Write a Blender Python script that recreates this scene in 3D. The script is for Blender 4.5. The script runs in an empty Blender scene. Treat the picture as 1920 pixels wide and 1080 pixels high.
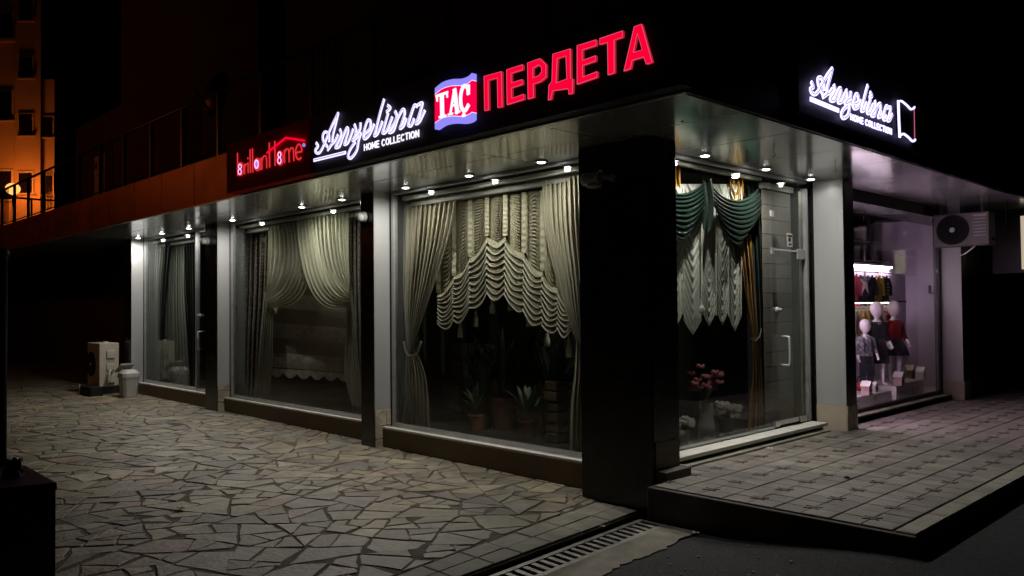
import bpy, math, random
from math import sin, cos, pi, radians
from mathutils import Vector, Matrix
random.seed(7)
C = bpy.context.scene.collection
scene = bpy.context.scene

# ---------------------------------------------------------------- camera, world, exposure
F = 1513.428                                   # focal length in photo pixels (1920 wide)
RR = (Vector((0.694947, 0.718996, -0.009666)), Vector((0.023376, -0.009155, 0.999685)), Vector((-0.718681, 0.694954, 0.023170)))
CAM = Vector((0, 0, 1.6))
cd = bpy.data.cameras.new('camera'); cam = bpy.data.objects.new('camera', cd); C.objects.link(cam)
cd.sensor_width = 36; cd.lens = 36 * F / 1920; cd.clip_end = 500; cd.clip_start = 0.05
M3 = Matrix((RR[0], RR[1], -RR[2])).transposed()
cam.matrix_world = Matrix.Translation(CAM) @ M3.to_4x4()
scene.camera = cam
w = bpy.data.worlds.new('World'); scene.world = w; w.use_nodes = True
nt = w.node_tree
sky = nt.nodes.new('ShaderNodeTexSky'); sky.sky_type = 'NISHITA'; sky.sun_disc = False
sky.sun_elevation = radians(-6); sky.sun_rotation = radians(200)
bg = nt.nodes['Background']; nt.links.new(sky.outputs[0], bg.inputs[0]); bg.inputs[1].default_value = 0.0035
sl = bpy.data.lights.new('moon', 'SUN'); sl.energy = 0.003; sl.angle = radians(0.5); sl.color = (1, .96, .9)
so = bpy.data.objects.new('moon', sl); C.objects.link(so); so.rotation_euler = (radians(50), 0, radians(20))
scene.view_settings.view_transform = 'Standard'; scene.view_settings.look = 'None'
scene.view_settings.exposure = 0; scene.view_settings.gamma = 1
try: scene.view_settings.use_curve_mapping = False
except Exception: pass
scene.render.engine = 'CYCLES'
cy = scene.cycles
cy.use_denoising = True; cy.max_bounces = 8; cy.transparent_max_bounces = 24; cy.diffuse_bounces = 4; cy.glossy_bounces = 5
cy.sample_clamp_indirect = 4; cy.caustics_reflective = False; cy.caustics_refractive = False
try: cy.denoiser = 'OPENIMAGEDENOISE'
except Exception: pass

# ---------------------------------------------------------------- survey: photo pixel -> point on a known plane
def ray(px, py): return RR[0] * ((px - 960) / F) + RR[1] * (-(py - 540) / F) + RR[2]
def sy(px, py, Y): d = ray(px, py); return CAM + d * ((Y - CAM.y) / d.y)
def sx(px, py, X): d = ray(px, py); return CAM + d * ((X - CAM.x) / d.x)
def sz(px, py, Z): d = ray(px, py); return CAM + d * ((Z - CAM.z) / d.z)

# ---------------------------------------------------------------- materials
def newmat(name):
    m = bpy.data.materials.new(name); m.use_nodes = True; return m, m.node_tree, m.node_tree.nodes, m.node_tree.links
def mat(name, col, rough=.6, metal=0., var=.25, scale=8., bump=.1, bscale=40., spec=.5, rnd=0., stretch=None, dist=.01, stain=0.):
    m, t, N, L = newmat(name); b = N['Principled BSDF']
    b.inputs['Roughness'].default_value = rough; b.inputs['Metallic'].default_value = metal
    b.inputs['Specular IOR Level'].default_value = spec
    tc = N.new('ShaderNodeTexCoord'); mp = N.new('ShaderNodeMapping'); L.new(tc.outputs['Object'], mp.inputs[0])
    if stretch: mp.inputs['Scale'].default_value = stretch
    no = N.new('ShaderNodeTexNoise'); no.inputs['Scale'].default_value = scale; no.inputs['Detail'].default_value = 6
    L.new(mp.outputs[0], no.inputs['Vector'])
    oi = N.new('ShaderNodeObjectInfo')
    mr = N.new('ShaderNodeMapRange'); L.new(no.outputs[0], mr.inputs[0])
    mr.inputs[1].default_value = .3; mr.inputs[2].default_value = .7; mr.inputs[3].default_value = 1 - var; mr.inputs[4].default_value = 1 + var
    mr2 = N.new('ShaderNodeMapRange'); L.new(oi.outputs['Random'], mr2.inputs[0]); mr2.inputs[3].default_value = 1 - rnd; mr2.inputs[4].default_value = 1 + rnd
    mu = N.new('ShaderNodeMath'); mu.operation = 'MULTIPLY'; L.new(mr.outputs[0], mu.inputs[0]); L.new(mr2.outputs[0], mu.inputs[1])
    if stain:                                    # dirt and wear in broad irregular patches
        n3 = N.new('ShaderNodeTexNoise'); n3.inputs['Scale'].default_value = 1.3; n3.inputs['Detail'].default_value = 8; n3.inputs['Roughness'].default_value = .65; n3.inputs['Distortion'].default_value = .6; L.new(tc.outputs['Object'], n3.inputs['Vector'])
        m4 = N.new('ShaderNodeMapRange'); L.new(n3.outputs[0], m4.inputs[0]); m4.inputs[1].default_value = .36; m4.inputs[2].default_value = .6; m4.inputs[3].default_value = 1 - stain; m4.inputs[4].default_value = 1.08
        m5 = N.new('ShaderNodeMath'); m5.operation = 'MULTIPLY'; L.new(mu.outputs[0], m5.inputs[0]); L.new(m4.outputs[0], m5.inputs[1]); mu = m5
    vm = N.new('ShaderNodeVectorMath'); vm.operation = 'SCALE'; vm.inputs[0].default_value = col[:3]; L.new(mu.outputs[0], vm.inputs['Scale'])
    L.new(vm.outputs[0], b.inputs['Base Color'])
    if bump:
        n2 = N.new('ShaderNodeTexNoise'); n2.inputs['Scale'].default_value = bscale; n2.inputs['Detail'].default_value = 5; L.new(mp.outputs[0], n2.inputs['Vector'])
        bp = N.new('ShaderNodeBump'); bp.inputs['Strength'].default_value = bump; bp.inputs['Distance'].default_value = dist
        L.new(n2.outputs[0], bp.inputs['Height']); L.new(bp.outputs[0], b.inputs['Normal'])
        mr3 = N.new('ShaderNodeMapRange'); L.new(no.outputs[0], mr3.inputs[0]); mr3.inputs[3].default_value = max(.02, rough - .12); mr3.inputs[4].default_value = min(1, rough + .12)
        L.new(mr3.outputs[0], b.inputs['Roughness'])
    return m
def emit(name, col, s):
    m, t, N, L = newmat(name); N.remove(N['Principled BSDF']); e = N.new('ShaderNodeEmission')
    e.inputs[0].default_value = (*col, 1); e.inputs[1].default_value = s; L.new(e.outputs[0], N['Material Output'].inputs[0]); return m
def cloth(name, col, tl=.35, rough=.8, var=.15, scale=30, tr=0., stretch=None, sheen=.2, col2=None, wave=None):
    m, t, N, L = newmat(name); b = N['Principled BSDF']; b.inputs['Roughness'].default_value = rough; b.inputs['Sheen Weight'].default_value = sheen
    b.inputs['Specular IOR Level'].default_value = .25
    tc = N.new('ShaderNodeTexCoord'); mp = N.new('ShaderNodeMapping'); L.new(tc.outputs['Object'], mp.inputs[0])
    if stretch: mp.inputs['Scale'].default_value = stretch
    no = N.new('ShaderNodeTexNoise'); no.inputs['Scale'].default_value = scale; no.inputs['Detail'].default_value = 4; L.new(mp.outputs[0], no.inputs[0])
    mx = N.new('ShaderNodeMix'); mx.data_type = 'RGBA'
    c2 = col2 or tuple(c * (1 - var) for c in col)
    mx.inputs[6].default_value = (*c2, 1); mx.inputs[7].default_value = (*col, 1)
    mr = N.new('ShaderNodeMapRange'); mr.inputs[1].default_value = .38; mr.inputs[2].default_value = .62; L.new(no.outputs[0], mr.inputs[0]); L.new(mr.outputs[0], mx.inputs[0])
    src = mx.outputs[2]
    L.new(src, b.inputs['Base Color'])
    trn = N.new('ShaderNodeBsdfTranslucent'); L.new(src, trn.inputs[0])
    ms = N.new('ShaderNodeMixShader'); ms.inputs[0].default_value = tl; L.new(b.outputs[0], ms.inputs[1]); L.new(trn.outputs[0], ms.inputs[2])
    out = ms.outputs[0]
    if tr:
        tp = N.new('ShaderNodeBsdfTransparent'); m2 = N.new('ShaderNodeMixShader'); m2.inputs[0].default_value = tr
        L.new(out, m2.inputs[1]); L.new(tp.outputs[0], m2.inputs[2]); out = m2.outputs[0]
    L.new(out, N['Material Output'].inputs[0])
    bp = N.new('ShaderNodeBump'); bp.inputs['Strength'].default_value = .25; bp.inputs['Distance'].default_value = .004
    L.new(no.outputs[0], bp.inputs['Height']); L.new(bp.outputs[0], b.inputs['Normal'])
    return m
def glassmat(name, tint=(.86, .875, .85), base=.035):
    m, t, N, L = newmat(name); N.remove(N['Principled BSDF'])
    tp = N.new('ShaderNodeBsdfTransparent'); tp.inputs[0].default_value = (*tint, 1)
    gl = N.new('ShaderNodeBsdfGlossy'); gl.inputs['Roughness'].default_value = .0; gl.inputs[0].default_value = (.95, 1, .98, 1)
    lw = N.new('ShaderNodeLayerWeight'); lw.inputs[0].default_value = .5
    p = N.new('ShaderNodeMath'); p.operation = 'POWER'; p.inputs[1].default_value = 5; L.new(lw.outputs['Facing'], p.inputs[0])
    ma = N.new('ShaderNodeMath'); ma.operation = 'MULTIPLY_ADD'; ma.inputs[1].default_value = .9; ma.inputs[2].default_value = base; L.new(p.outputs[0], ma.inputs[0])
    ms = N.new('ShaderNodeMixShader'); L.new(ma.outputs[0], ms.inputs[0]); L.new(tp.outputs[0], ms.inputs[1]); L.new(gl.outputs[0], ms.inputs[2])
    L.new(ms.outputs[0], N['Material Output'].inputs[0]); return m

STONE = [mat('stone_%s' % n, c, .52, var=.28, scale=7, bump=.7, bscale=26, rnd=.26, dist=.014, stain=.4) for n, c in
         (('beige', (.25, .21, .135)), ('grey', (.205, .185, .14)), ('olive', (.205, .19, .12)), ('rose', (.225, .165, .12)), ('pale', (.285, .25, .175)))]
MORTAR = mat('mortar', (.085, .066, .045), .95, var=.5, scale=9, bump=.8, bscale=60, dist=.02)
SLABM = mat('slab_concrete', (.27, .255, .2), .75, stain=.4, var=.25, scale=6, bump=.3, bscale=60, rnd=.12)
CONC = mat('concrete', (.2, .185, .14), .9, stain=.45, var=.35, scale=4, bump=.5, bscale=50)
PAV = [mat('paver_%s' % n, c, .68, var=.24, scale=6, bump=.45, bscale=70, rnd=.16, dist=.006, stain=.35) for n, c in
       (('sand', (.22, .2, .165)), ('taupe', (.205, .185, .16)), ('warm', (.21, .18, .155)))]
INLAY = mat('paver_inlay', (.095, .072, .06), .85, var=.45, bump=.3)
PJOINT = mat('paver_joint', (.045, .036, .03), .95, bump=.4)
KERB = mat('kerb_concrete', (.1, .09, .075), .85, var=.3, scale=5, bump=.4)
ASPH = mat('asphalt', (.027, .027, .028), .9, var=.75, scale=45, bump=1., bscale=90, dist=.03)
DARKCLAD = mat('dark_brown_cladding', (.016, .012, .010), .26, var=.3, scale=5, bump=.05, bscale=3)
BLACKCLAD = mat('black_cladding', (.008, .008, .008), .3, var=.12, scale=3, bump=.03, bscale=3)
GREYCLAD = mat('grey_aluminium_cladding', (.43, .43, .42), .38, metal=.25, var=.08, scale=2, bump=.04, bscale=4, stretch=(1, 1, .3))
SOFFIT = mat('soffit_panel', (.52, .52, .51), .16, metal=.6, var=.1, scale=2, bump=.02, bscale=2.5)
SEAM = mat('seam_black', (.01, .01, .01), .8, bump=0)
FASC = mat('copper_fascia', (.30, .125, .065), .42, metal=.6, var=.18, scale=3, bump=.03, bscale=4, rnd=.1)
BOARD = mat('sign_board_black', (.022, .021, .026), .65, spec=.2, var=.1, bump=.02)
REDBOARD = mat('sign_board_red', (.42, .02, .015), .75, spec=.05, var=.1, bump=.02)
PLINTH = mat('plinth_brown', (.15, .11, .065), .55, var=.15, scale=4, bump=.05)
SILL = mat('sill_white', (.72, .7, .64), .45, var=.12, scale=6, bump=.05)
ALU = mat('aluminium', (.5, .5, .5), .35, metal=.7, var=.1, bump=.03)
CHROME = mat('chrome', (.8, .8, .8), .25, metal=.55, var=.05, bump=0)
DARKMET = mat('dark_metal', (.018, .016, .015), .45, metal=.3, var=.2, bump=.05)
RAILM = mat('rail_metal', (.06, .05, .045), .35, metal=.6, var=.15, bump=.03)
STEEL = mat('galvanised_steel', (.24, .23, .205), .5, metal=.45, var=.3, scale=12, bump=.15)
BASEST = mat('stone_base', (.34, .3, .23), .75, var=.35, scale=9, bump=.5, bscale=30, dist=.02, rnd=.15)
BASETILE = mat('base_tile_cream', (.42, .36, .27), .5, var=.12, scale=4, bump=.05)
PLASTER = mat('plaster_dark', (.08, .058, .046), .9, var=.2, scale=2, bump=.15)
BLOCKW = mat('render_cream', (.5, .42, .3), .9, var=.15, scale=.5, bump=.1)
WINDARK = mat('window_dark', (.008, .008, .01), .15, var=.1, bump=0)
WFRAME = mat('frame_white', (.6, .58, .54), .5, bump=.03)
CREAMPL = mat('cream_plastic', (.42, .38, .30), .5, var=.1, bump=.03)
GREYPL = mat('grey_plastic', (.42, .41, .38), .45, var=.12, bump=.04)
WHITEPL = mat('white_plastic', (.7, .69, .66), .45, var=.08, bump=.03)
BLACKPL = mat('black_plastic', (.010, .010, .010), .7, spec=.2, bump=.03)
BLACKST = mat('black_granite', (.009, .009, .009), .42, var=.3, scale=40, bump=.05)
INTW = mat('interior_wall', (.09, .088, .082), .9, var=.15, scale=1.5, bump=.05)
INTF = mat('interior_floor', (.05, .047, .042), .35, var=.2, scale=2, bump=.03)
LILAC = mat('kids_wall', (.6, .52, .62), .7, var=.06, scale=1.5, bump=.03)
GLASS = glassmat('shop_glass')
SPOTE = emit('downlight_lens', (1, .97, .93), 30)
WHITEE = emit('sign_white', (.72, .65, 1), 1.7)
LAVE = emit('sign_lavender', (.34, .28, .85), 1.0)
WHITEB = emit('sign_white_bright', (.58, .52, 1), 2.4)
REDE = emit('sign_red', (1, .0, .035), 1.05)
REDL = emit('sign_red_soft', (.75, .03, .04), 1.0)
REDSIDE = emit('sign_red_side', (.8, .02, .05), .55)
PINKE = emit('sign_edge_pink', (1, .22, .42), .6)
TACRED = emit('sign_flag_red', (.95, .0, .06), 1.1)
TACLAV = emit('sign_flag_lavender', (.30, .26, 1), 1.0)
TACW = emit('sign_flag_white', (.86, .82, 1), 1.3)
LEDE = emit('led_strip', (1, .76, 1), 50)
LEDV = emit('led_strip_side', (1, .68, .98), 190)
LAMPE = emit('lamp_globe', (1, .45, .1), 1.55)
GLARE = emit('lightbox', (1, .82, .62), .5)
CREAM = cloth('curtain_cream', (.66, .60, .47), .2, var=.12, scale=60, stretch=(1, 1, .3))
AUSTR = cloth('austrian_beige', (.58, .52, .37), .15, var=.35, scale=45)
RIBB = cloth('austrian_ribbon', (.66, .6, .45), .1)
AUSTRLIP = cloth('austrian_edge', (.78, .74, .62), .1)
SHEER = cloth('sheer_ivory', (.88, .85, .70), .4, tr=.12, scale=50)
SHEERT = cloth('sheer_tail', (.74, .72, .6), .4, tr=.25, scale=50)
WAUST = cloth('sheer_white', (.82, .82, .76), .35, tr=.1, scale=50)
GREEN = cloth('velvet_green', (.007, .027, .019), .04, rough=.34, sheen=.06, var=.4, scale=80)
GOLD = cloth('satin_gold', (.58, .3, .04), .15, rough=.4, var=.35, scale=40)
DARKGR = cloth('drape_dark_green', (.018, .028, .022), .1, rough=.45, sheen=.08, scale=60)
GREYSH = cloth('sheer_grey', (.56, .57, .52), .35, tr=.1, scale=60)
BROCADE = cloth('brocade_brown', (.36, .28, .23), .1, scale=14, col2=(.035, .025, .022), stretch=(1, 1, 3.5), rough=.5)
BLIND = cloth('blind_grey', (.86, .80, .73), .3, scale=8, col2=(.6, .55, .5), stretch=(1, 1, 2))
BLINDB = cloth('blind_brown', (.40, .34, .31), .1, scale=200, stretch=(.1, .1, 1))
BLINDL = cloth('blind_light', (.5, .46, .44), .3, scale=200, stretch=(.1, .1, 1))
FABW = cloth('fabric_sample', (.7, .67, .6), .2, scale=10, col2=(.09, .085, .08))
LEAF = mat('leaf_green', (.075, .12, .06), .45, var=.4, scale=12, bump=.05)
TERRA = mat('terracotta', (.24, .11, .07), .7, var=.2, bump=.1)
CERAM = mat('white_ceramic', (.62, .6, .57), .25, var=.05, bump=0)
PINKF = cloth('petal_pink', (.72, .25, .32), .3, scale=30)
WHITEF = cloth('petal_white', (.75, .72, .66), .3, scale=30)
MANNQ = mat('mannequin_white', (.78, .73, .76), .4, var=.03, bump=0)
def fab(name, c): return cloth(name, c, .1, scale=40)

# ---------------------------------------------------------------- object helpers
def tag(o, label=None, cat=None, group=None, kind=None):
    if label: o['label'] = label
    if cat: o['category'] = cat
    if group: o['group'] = group
    if kind: o['kind'] = kind
    return o
def root(name, label, cat, loc=(0, 0, 0), group=None):
    o = bpy.data.objects.new(name, None); o.empty_display_size = .1; C.objects.link(o); o.location = loc
    return tag(o, label, cat, group)
def org(o):
    v = Vector((0, 0, 0))
    while o: v = v + o.location; o = o.parent
    return v
class MB:
    def __init__(s): s.v = []; s.f = []; s.m = []; s.mi = 0
    def add(s, vs, fs):
        n = len(s.v); s.v += [tuple(v) for v in vs]; s.f += [tuple(i + n for i in f) for f in fs]; s.m += [s.mi] * len(fs); return s
    def box(s, a, b):
        x0, x1 = sorted((a[0], b[0])); y0, y1 = sorted((a[1], b[1])); z0, z1 = sorted((a[2], b[2]))
        return s.add([(x0, y0, z0), (x1, y0, z0), (x1, y1, z0), (x0, y1, z0), (x0, y0, z1), (x1, y0, z1), (x1, y1, z1), (x0, y1, z1)],
                     [(0, 3, 2, 1), (4, 5, 6, 7), (0, 1, 5, 4), (1, 2, 6, 5), (2, 3, 7, 6), (3, 0, 4, 7)])
    def prism(s, poly, z0, z1, ch=0.):          # polygon (ccw) extruded in z with a chamfered top
        n = len(poly); cx = sum(p[0] for p in poly) / n; cyy = sum(p[1] for p in poly) / n
        vs = [(p[0], p[1], z0) for p in poly] + [(p[0], p[1], z1 - ch) for p in poly]
        fs = [(i, (i + 1) % n, n + (i + 1) % n, n + i) for i in range(n)]
        if ch:
            for p in poly:
                d = Vector((cx - p[0], cyy - p[1])); d = d.normalized() * min(ch * 1.4, d.length * .3); vs.append((p[0] + d.x, p[1] + d.y, z1))
            fs += [(n + i, n + (i + 1) % n, 2 * n + (i + 1) % n, 2 * n + i) for i in range(n)] + [tuple(range(2 * n, 3 * n))]
        else: fs.append(tuple(range(n, 2 * n)))
        fs.append(tuple(reversed(range(n))))
        return s.add(vs, fs)
    def tube(s, pts, r, n=8, cap=True):
        pts = [Vector(p) for p in pts]; rs = r if hasattr(r, '__len__') else [r] * len(pts); vs = []; fs = []
        up = None
        for i, p in enumerate(pts):
            t = (pts[min(i + 1, len(pts) - 1)] - pts[max(i - 1, 0)]).normalized()
            if up is None: up = Vector((0, 0, 1)) if abs(t.z) < .9 else Vector((1, 0, 0))
            a = t.cross(up).normalized(); b = a.cross(t).normalized(); up = b
            vs += [p + (a * cos(2 * pi * k / n) + b * sin(2 * pi * k / n)) * rs[i] for k in range(n)]
        for i in range(len(pts) - 1):
            for k in range(n): fs.append((i * n + k, i * n + (k + 1) % n, (i + 1) * n + (k + 1) % n, (i + 1) * n + k))
        if cap: fs += [tuple(reversed(range(n))), tuple(range((len(pts) - 1) * n, len(pts) * n))]
        return s.add(vs, fs)
    def lathe(s, c, prof, n=20, ax=(0, 0, 1)):
        A = Vector(ax).normalized(); u = A.orthogonal().normalized(); v = A.cross(u); c = Vector(c); vs = []; fs = []
        for r, h in prof: vs += [c + A * h + (u * cos(2 * pi * k / n) + v * sin(2 * pi * k / n)) * max(r, 1e-4) for k in range(n)]
        for i in range(len(prof) - 1):
            for k in range(n): fs.append((i * n + k, i * n + (k + 1) % n, (i + 1) * n + (k + 1) % n, (i + 1) * n + k))
        fs += [tuple(reversed(range(n))), tuple(range((len(prof) - 1) * n, len(prof) * n))]
        return s.add(vs, fs)
    def ball(s, c, r, n=12, m=8):
        rx = r if hasattr(r, '__len__') else (r, r, r); vs = []; fs = []
        for i in range(m + 1):
            a = pi * i / m
            for k in range(n): vs.append((c[0] + rx[0] * sin(a) * cos(2 * pi * k / n), c[1] + rx[1] * sin(a) * sin(2 * pi * k / n), c[2] - rx[2] * cos(a)))
        for i in range(m):
            for k in range(n): fs.append((i * n + k, i * n + (k + 1) % n, (i + 1) * n + (k + 1) % n, (i + 1) * n + k))
        return s.add(vs, fs)
    def grid(s, fn, nu, nv):
        vs = [fn(i / nu, j / nv) for j in range(nv + 1) for i in range(nu + 1)]
        fs = [(j * (nu + 1) + i, j * (nu + 1) + i + 1, (j + 1) * (nu + 1) + i + 1, (j + 1) * (nu + 1) + i) for j in range(nv) for i in range(nu)]
        return s.add(vs, fs)
    def build(s, name, mats, parent=None, smooth=False, bevel=0., solid=0., loc=None):
        o0 = org(parent) if parent else Vector(loc or (0, 0, 0))
        me = bpy.data.meshes.new(name); me.from_pydata([tuple(Vector(v) - o0) for v in s.v], [], s.f)
        for m in (mats if isinstance(mats, (list, tuple)) else [mats]): me.materials.append(m)
        if isinstance(mats, (list, tuple)) and len(mats) > 1: me.polygons.foreach_set('material_index', s.m)
        if smooth: me.polygons.foreach_set('use_smooth', [True] * len(me.polygons))
        me.update()
        o = bpy.data.objects.new(name, me); C.objects.link(o)
        if parent: o.parent = parent
        elif loc: o.location = loc
        if solid:
            md = o.modifiers.new('solid', 'SOLIDIFY'); md.thickness = solid; md.offset = 0
        if bevel:
            md = o.modifiers.new('bevel', 'BEVEL'); md.width = bevel; md.segments = 2; md.limit_method = 'ANGLE'
        return o
def box(name, a, b, m, parent=None, bevel=0., loc=None): return MB().box(a, b).build(name, m, parent, bevel=bevel, loc=loc)
def lerp(a, b, t): return a + (b - a) * t
def interp(pts, t):                              # piecewise linear over list of tuples, by param 0..1 smoothed
    n = len(pts) - 1; f = min(max(t, 0), 1) * n; i = min(int(f), n - 1); q = f - i
    p0, p1, p2, p3 = pts[max(i - 1, 0)], pts[i], pts[i + 1], pts[min(i + 2, n)]
    return tuple(.5 * ((2 * b) + (-a + c) * q + (2 * a - 5 * b + 4 * c - d) * q * q + (-a + 3 * b - 3 * c + d) * q ** 3) for a, b, c, d in zip(p0, p1, p2, p3))
def smoothline(pts, k=6):
    if len(pts) < 3: return pts
    n = (len(pts) - 1) * k; return [interp(pts, i / n) for i in range(n + 1)]
def copy_tree(o, parent=None):
    c = o.copy(); C.objects.link(c); c.parent = parent
    for ch in [k for k in bpy.data.objects if k.parent == o]: copy_tree(ch, c)
    return c
def ground_z(x): return .0055 * max(0, -x - 4)

# ================================================================ THE GROUND
def asphalt_h(x, y):
    t = min(max((x + 3.2) / 1.5, 0), 1); h = .135 * t * t * (3 - 2 * t)
    return h * min(max((y - 1.5) / 2.5, 0), 1) - lerp(.12, .012, min(max((x + 3.5) / .3, 0), 1))
xs = [-150, -60, -30, -15, -8] + [-5 + .15 * i for i in range(40)] + [1.5, 3, 6, 15, 60, 150]
ys = [-150, -60, -20, -5, 0] + [.5 + .25 * i for i in range(40)] + [12, 16, 24, 40, 80, 150]
MB().grid(lambda u, v: (xs[round(u * (len(xs) - 1))], ys[round(v * (len(ys) - 1))], asphalt_h(xs[round(u * (len(xs) - 1))], ys[round(v * (len(ys) - 1))])), len(xs) - 1, len(ys) - 1).build('asphalt_road', ASPH, smooth=True)['kind'] = 'structure'
gg = MB()
for i in range(900):                             # loose grit on the asphalt
    x = random.uniform(-3.1, .8); y = random.uniform(1.2, 4.8); r = random.choice((.003, .004, .005, .007, .012)) * random.uniform(.7, 1.3)
    gg.ball((x, y, asphalt_h(x, y) + r * .4), (r, r * random.uniform(.6, 1), r * .6), 5, 3)
gg.build('grit', mat('grit', (.3, .29, .27), .8, rnd=.3))['kind'] = 'stuff'

# crazy paving: cells of a random point set, each an own stone
fc = MB().grid(lambda u, v: (lerp(-34, -4.02, u), lerp(-6, 7.5, v), ground_z(lerp(-34, -4.02, u)) - .007), 60, 4).build('paved_forecourt', MORTAR, smooth=True)
fc['kind'] = 'structure'
def clip(poly, nx, ny, c):                       # keep nx*x+ny*y <= c
    out = []
    for i in range(len(poly)):
        p, q = poly[i], poly[(i + 1) % len(poly)]; dp = nx * p[0] + ny * p[1] - c; dq = nx * q[0] + ny * q[1] - c
        if dp <= 0: out.append(p)
        if (dp < 0 < dq) or (dq < 0 < dp):
            t = dp / (dp - dq); out.append((p[0] + (q[0] - p[0]) * t, p[1] + (q[1] - p[1]) * t))
    return out
R1 = random.Random(11)
def slab_edge(y): return -4.24 + (4.63 - y) * .138        # left edge of the border slabs
def area_of(q): return .5 * abs(sum(q[i][0] * q[(i + 1) % len(q)][1] - q[(i + 1) % len(q)][0] * q[i][1] for i in range(len(q))))
def split(poly):                                 # break a slab of stone along a random line, the way flags are knapped to fit
    cx = sum(p[0] for p in poly) / len(poly); cy_ = sum(p[1] for p in poly) / len(poly)
    sxx = sum((p[0] - cx) ** 2 for p in poly); syy = sum((p[1] - cy_) ** 2 for p in poly); sxy = sum((p[0] - cx) * (p[1] - cy_) for p in poly)
    a = .5 * math.atan2(2 * sxy, sxx - syy) + R1.gauss(0, .2); nx, ny = cos(a), sin(a)
    ext = [nx * p[0] + ny * p[1] for p in poly]; c = lerp(min(ext), max(ext), R1.uniform(.41, .59))
    return clip(poly, nx, ny, c), clip(poly, -nx, -ny, -c)
todo = [[(-26, -.4), (-3.2, -.4), (-3.2, 5.62), (-26, 5.62)], [(-26, 5.63), (-15.95, 5.63), (-15.95, 7.2), (-26, 7.2)]]; cells = []
while todo:
    q = todo.pop(); A = area_of(q); far_ = max(p[0] for p in q) < -13
    if A < 1e-3 or len(q) < 3: continue
    if A < R1.choice((.035, .05, .075, .11, .16)) * (1.35 if far_ else 1): cells.append(q)
    else: todo += list(split(q))
def warp(p): return (p[0] + .05 * sin(3.1 * p[1] + 1.3 * p[0]) + .025 * sin(7.7 * p[1] + 2.9 * p[0] + 1), p[1] + .05 * sin(2.7 * p[0] + 1.1 * p[1] + 2) + .025 * sin(6.9 * p[0] - 2.3 * p[1]))
def dense(q): return [w_ for i in range(len(q)) for w_ in (q[i], (lerp(q[i][0], q[(i + 1) % len(q)][0], .5), lerp(q[i][1], q[(i + 1) % len(q)][1], .5)))]
stones = []
for q in cells:
    if len(q) < 3: continue
    q = [warp(p) for p in q]
    ccw = sum(q[i][0] * q[(i + 1) % len(q)][1] - q[(i + 1) % len(q)][0] * q[i][1] for i in range(len(q))) > 0
    if not ccw: q = q[::-1]
    poly = list(q); n = len(q)
    for i in range(n):                           # joint: shrink every edge by its own amount
        p0, p1 = q[i], q[(i + 1) % n]; L_ = math.hypot(p1[0] - p0[0], p1[1] - p0[1])
        if L_ < 1e-4: continue
        nx, ny = (p1[1] - p0[1]) / L_, -(p1[0] - p0[0]) / L_; t_ = R1.gauss(0, .022); nx, ny = nx * cos(t_) - ny * sin(t_), nx * sin(t_) + ny * cos(t_)
        mx_, my_ = (p0[0] + p1[0]) / 2, (p0[1] + p1[1]) / 2
        poly = clip(poly, nx, ny, nx * mx_ + ny * my_ - R1.uniform(.0015, .0065))
        if len(poly) < 3: break
    if len(poly) >= 3: poly = clip(poly, 1, .138, -4.24 + 4.63 * .138 - .012)
    if len(poly) < 3: continue
    cx = sum(p[0] for p in poly) / len(poly); cyy = sum(p[1] for p in poly) / len(poly)
    for k in range(len(poly)):                   # knock off sharp corners
        if R1.random() < .9 and len(poly) >= 3:
            p = poly[R1.randrange(len(poly))]; d = math.hypot(p[0] - cx, p[1] - cyy)
            if d > .05:
                nx, ny = (p[0] - cx) / d, (p[1] - cyy) / d; t_ = R1.gauss(0, .4); nx, ny = nx * cos(t_) - ny * sin(t_), nx * sin(t_) + ny * cos(t_)
                poly = clip(poly, nx, ny, nx * p[0] + ny * p[1] - d * R1.uniform(.01, .06))
    q = []
    for p in poly:
        if not q or math.hypot(p[0] - q[-1][0], p[1] - q[-1][1]) > .02: q.append(p)
    if len(q) < 3 or area_of(q) < .004: continue
    area = area_of(q); cx = sum(p[0] for p in q) / len(q); cyy = sum(p[1] for p in q) / len(q)
    q2 = []
    for i, p in enumerate(q):                    # irregular broken edge: extra points along long edges
        n_ = q[(i + 1) % len(q)]; q2.append(p); L_ = math.hypot(n_[0] - p[0], n_[1] - p[1])
        if L_ > .14:
            for t in ((.33, .67) if L_ > .3 else (.5,)):
                t += R1.uniform(-.1, .1); e = R1.uniform(-.012, .003); mx_, my_ = lerp(p[0], n_[0], t), lerp(p[1], n_[1], t)
                q2.append((mx_ + (n_[1] - p[1]) / L_ * e, my_ - (n_[0] - p[0]) / L_ * e))
    v = RR[2].dot(Vector((cx, cyy, 0)) - CAM); u = RR[0].dot(Vector((cx, cyy, 0)) - CAM)
    vis = v > 0 and abs(u / v) < .66 and (Vector((cx, cyy, 0)) - CAM).dot(RR[1]) / v > -.40
    stones.append((area / max(v, .1) ** 3 if vis else 0, cx, cyy, q2))
stones.sort(reverse=True)
stuffmb = MB()
for i, (imp, cx, cyy, q) in enumerate(stones):
    gz = ground_z(cx) + R1.uniform(-.003, .003); mi = R1.choices(range(5), (34, 26, 16, 9, 15))[0]
    if i < 300 and imp > 0:
        MB().prism(q, gz - .03, gz, .004).build('paving_stone', STONE[mi], fc)
    else:
        stuffmb.mi = mi; stuffmb.prism(q, gz - .03, gz, .006)
o = stuffmb.build('paving_stones', STONE, fc); o['kind'] = 'stuff'
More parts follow.
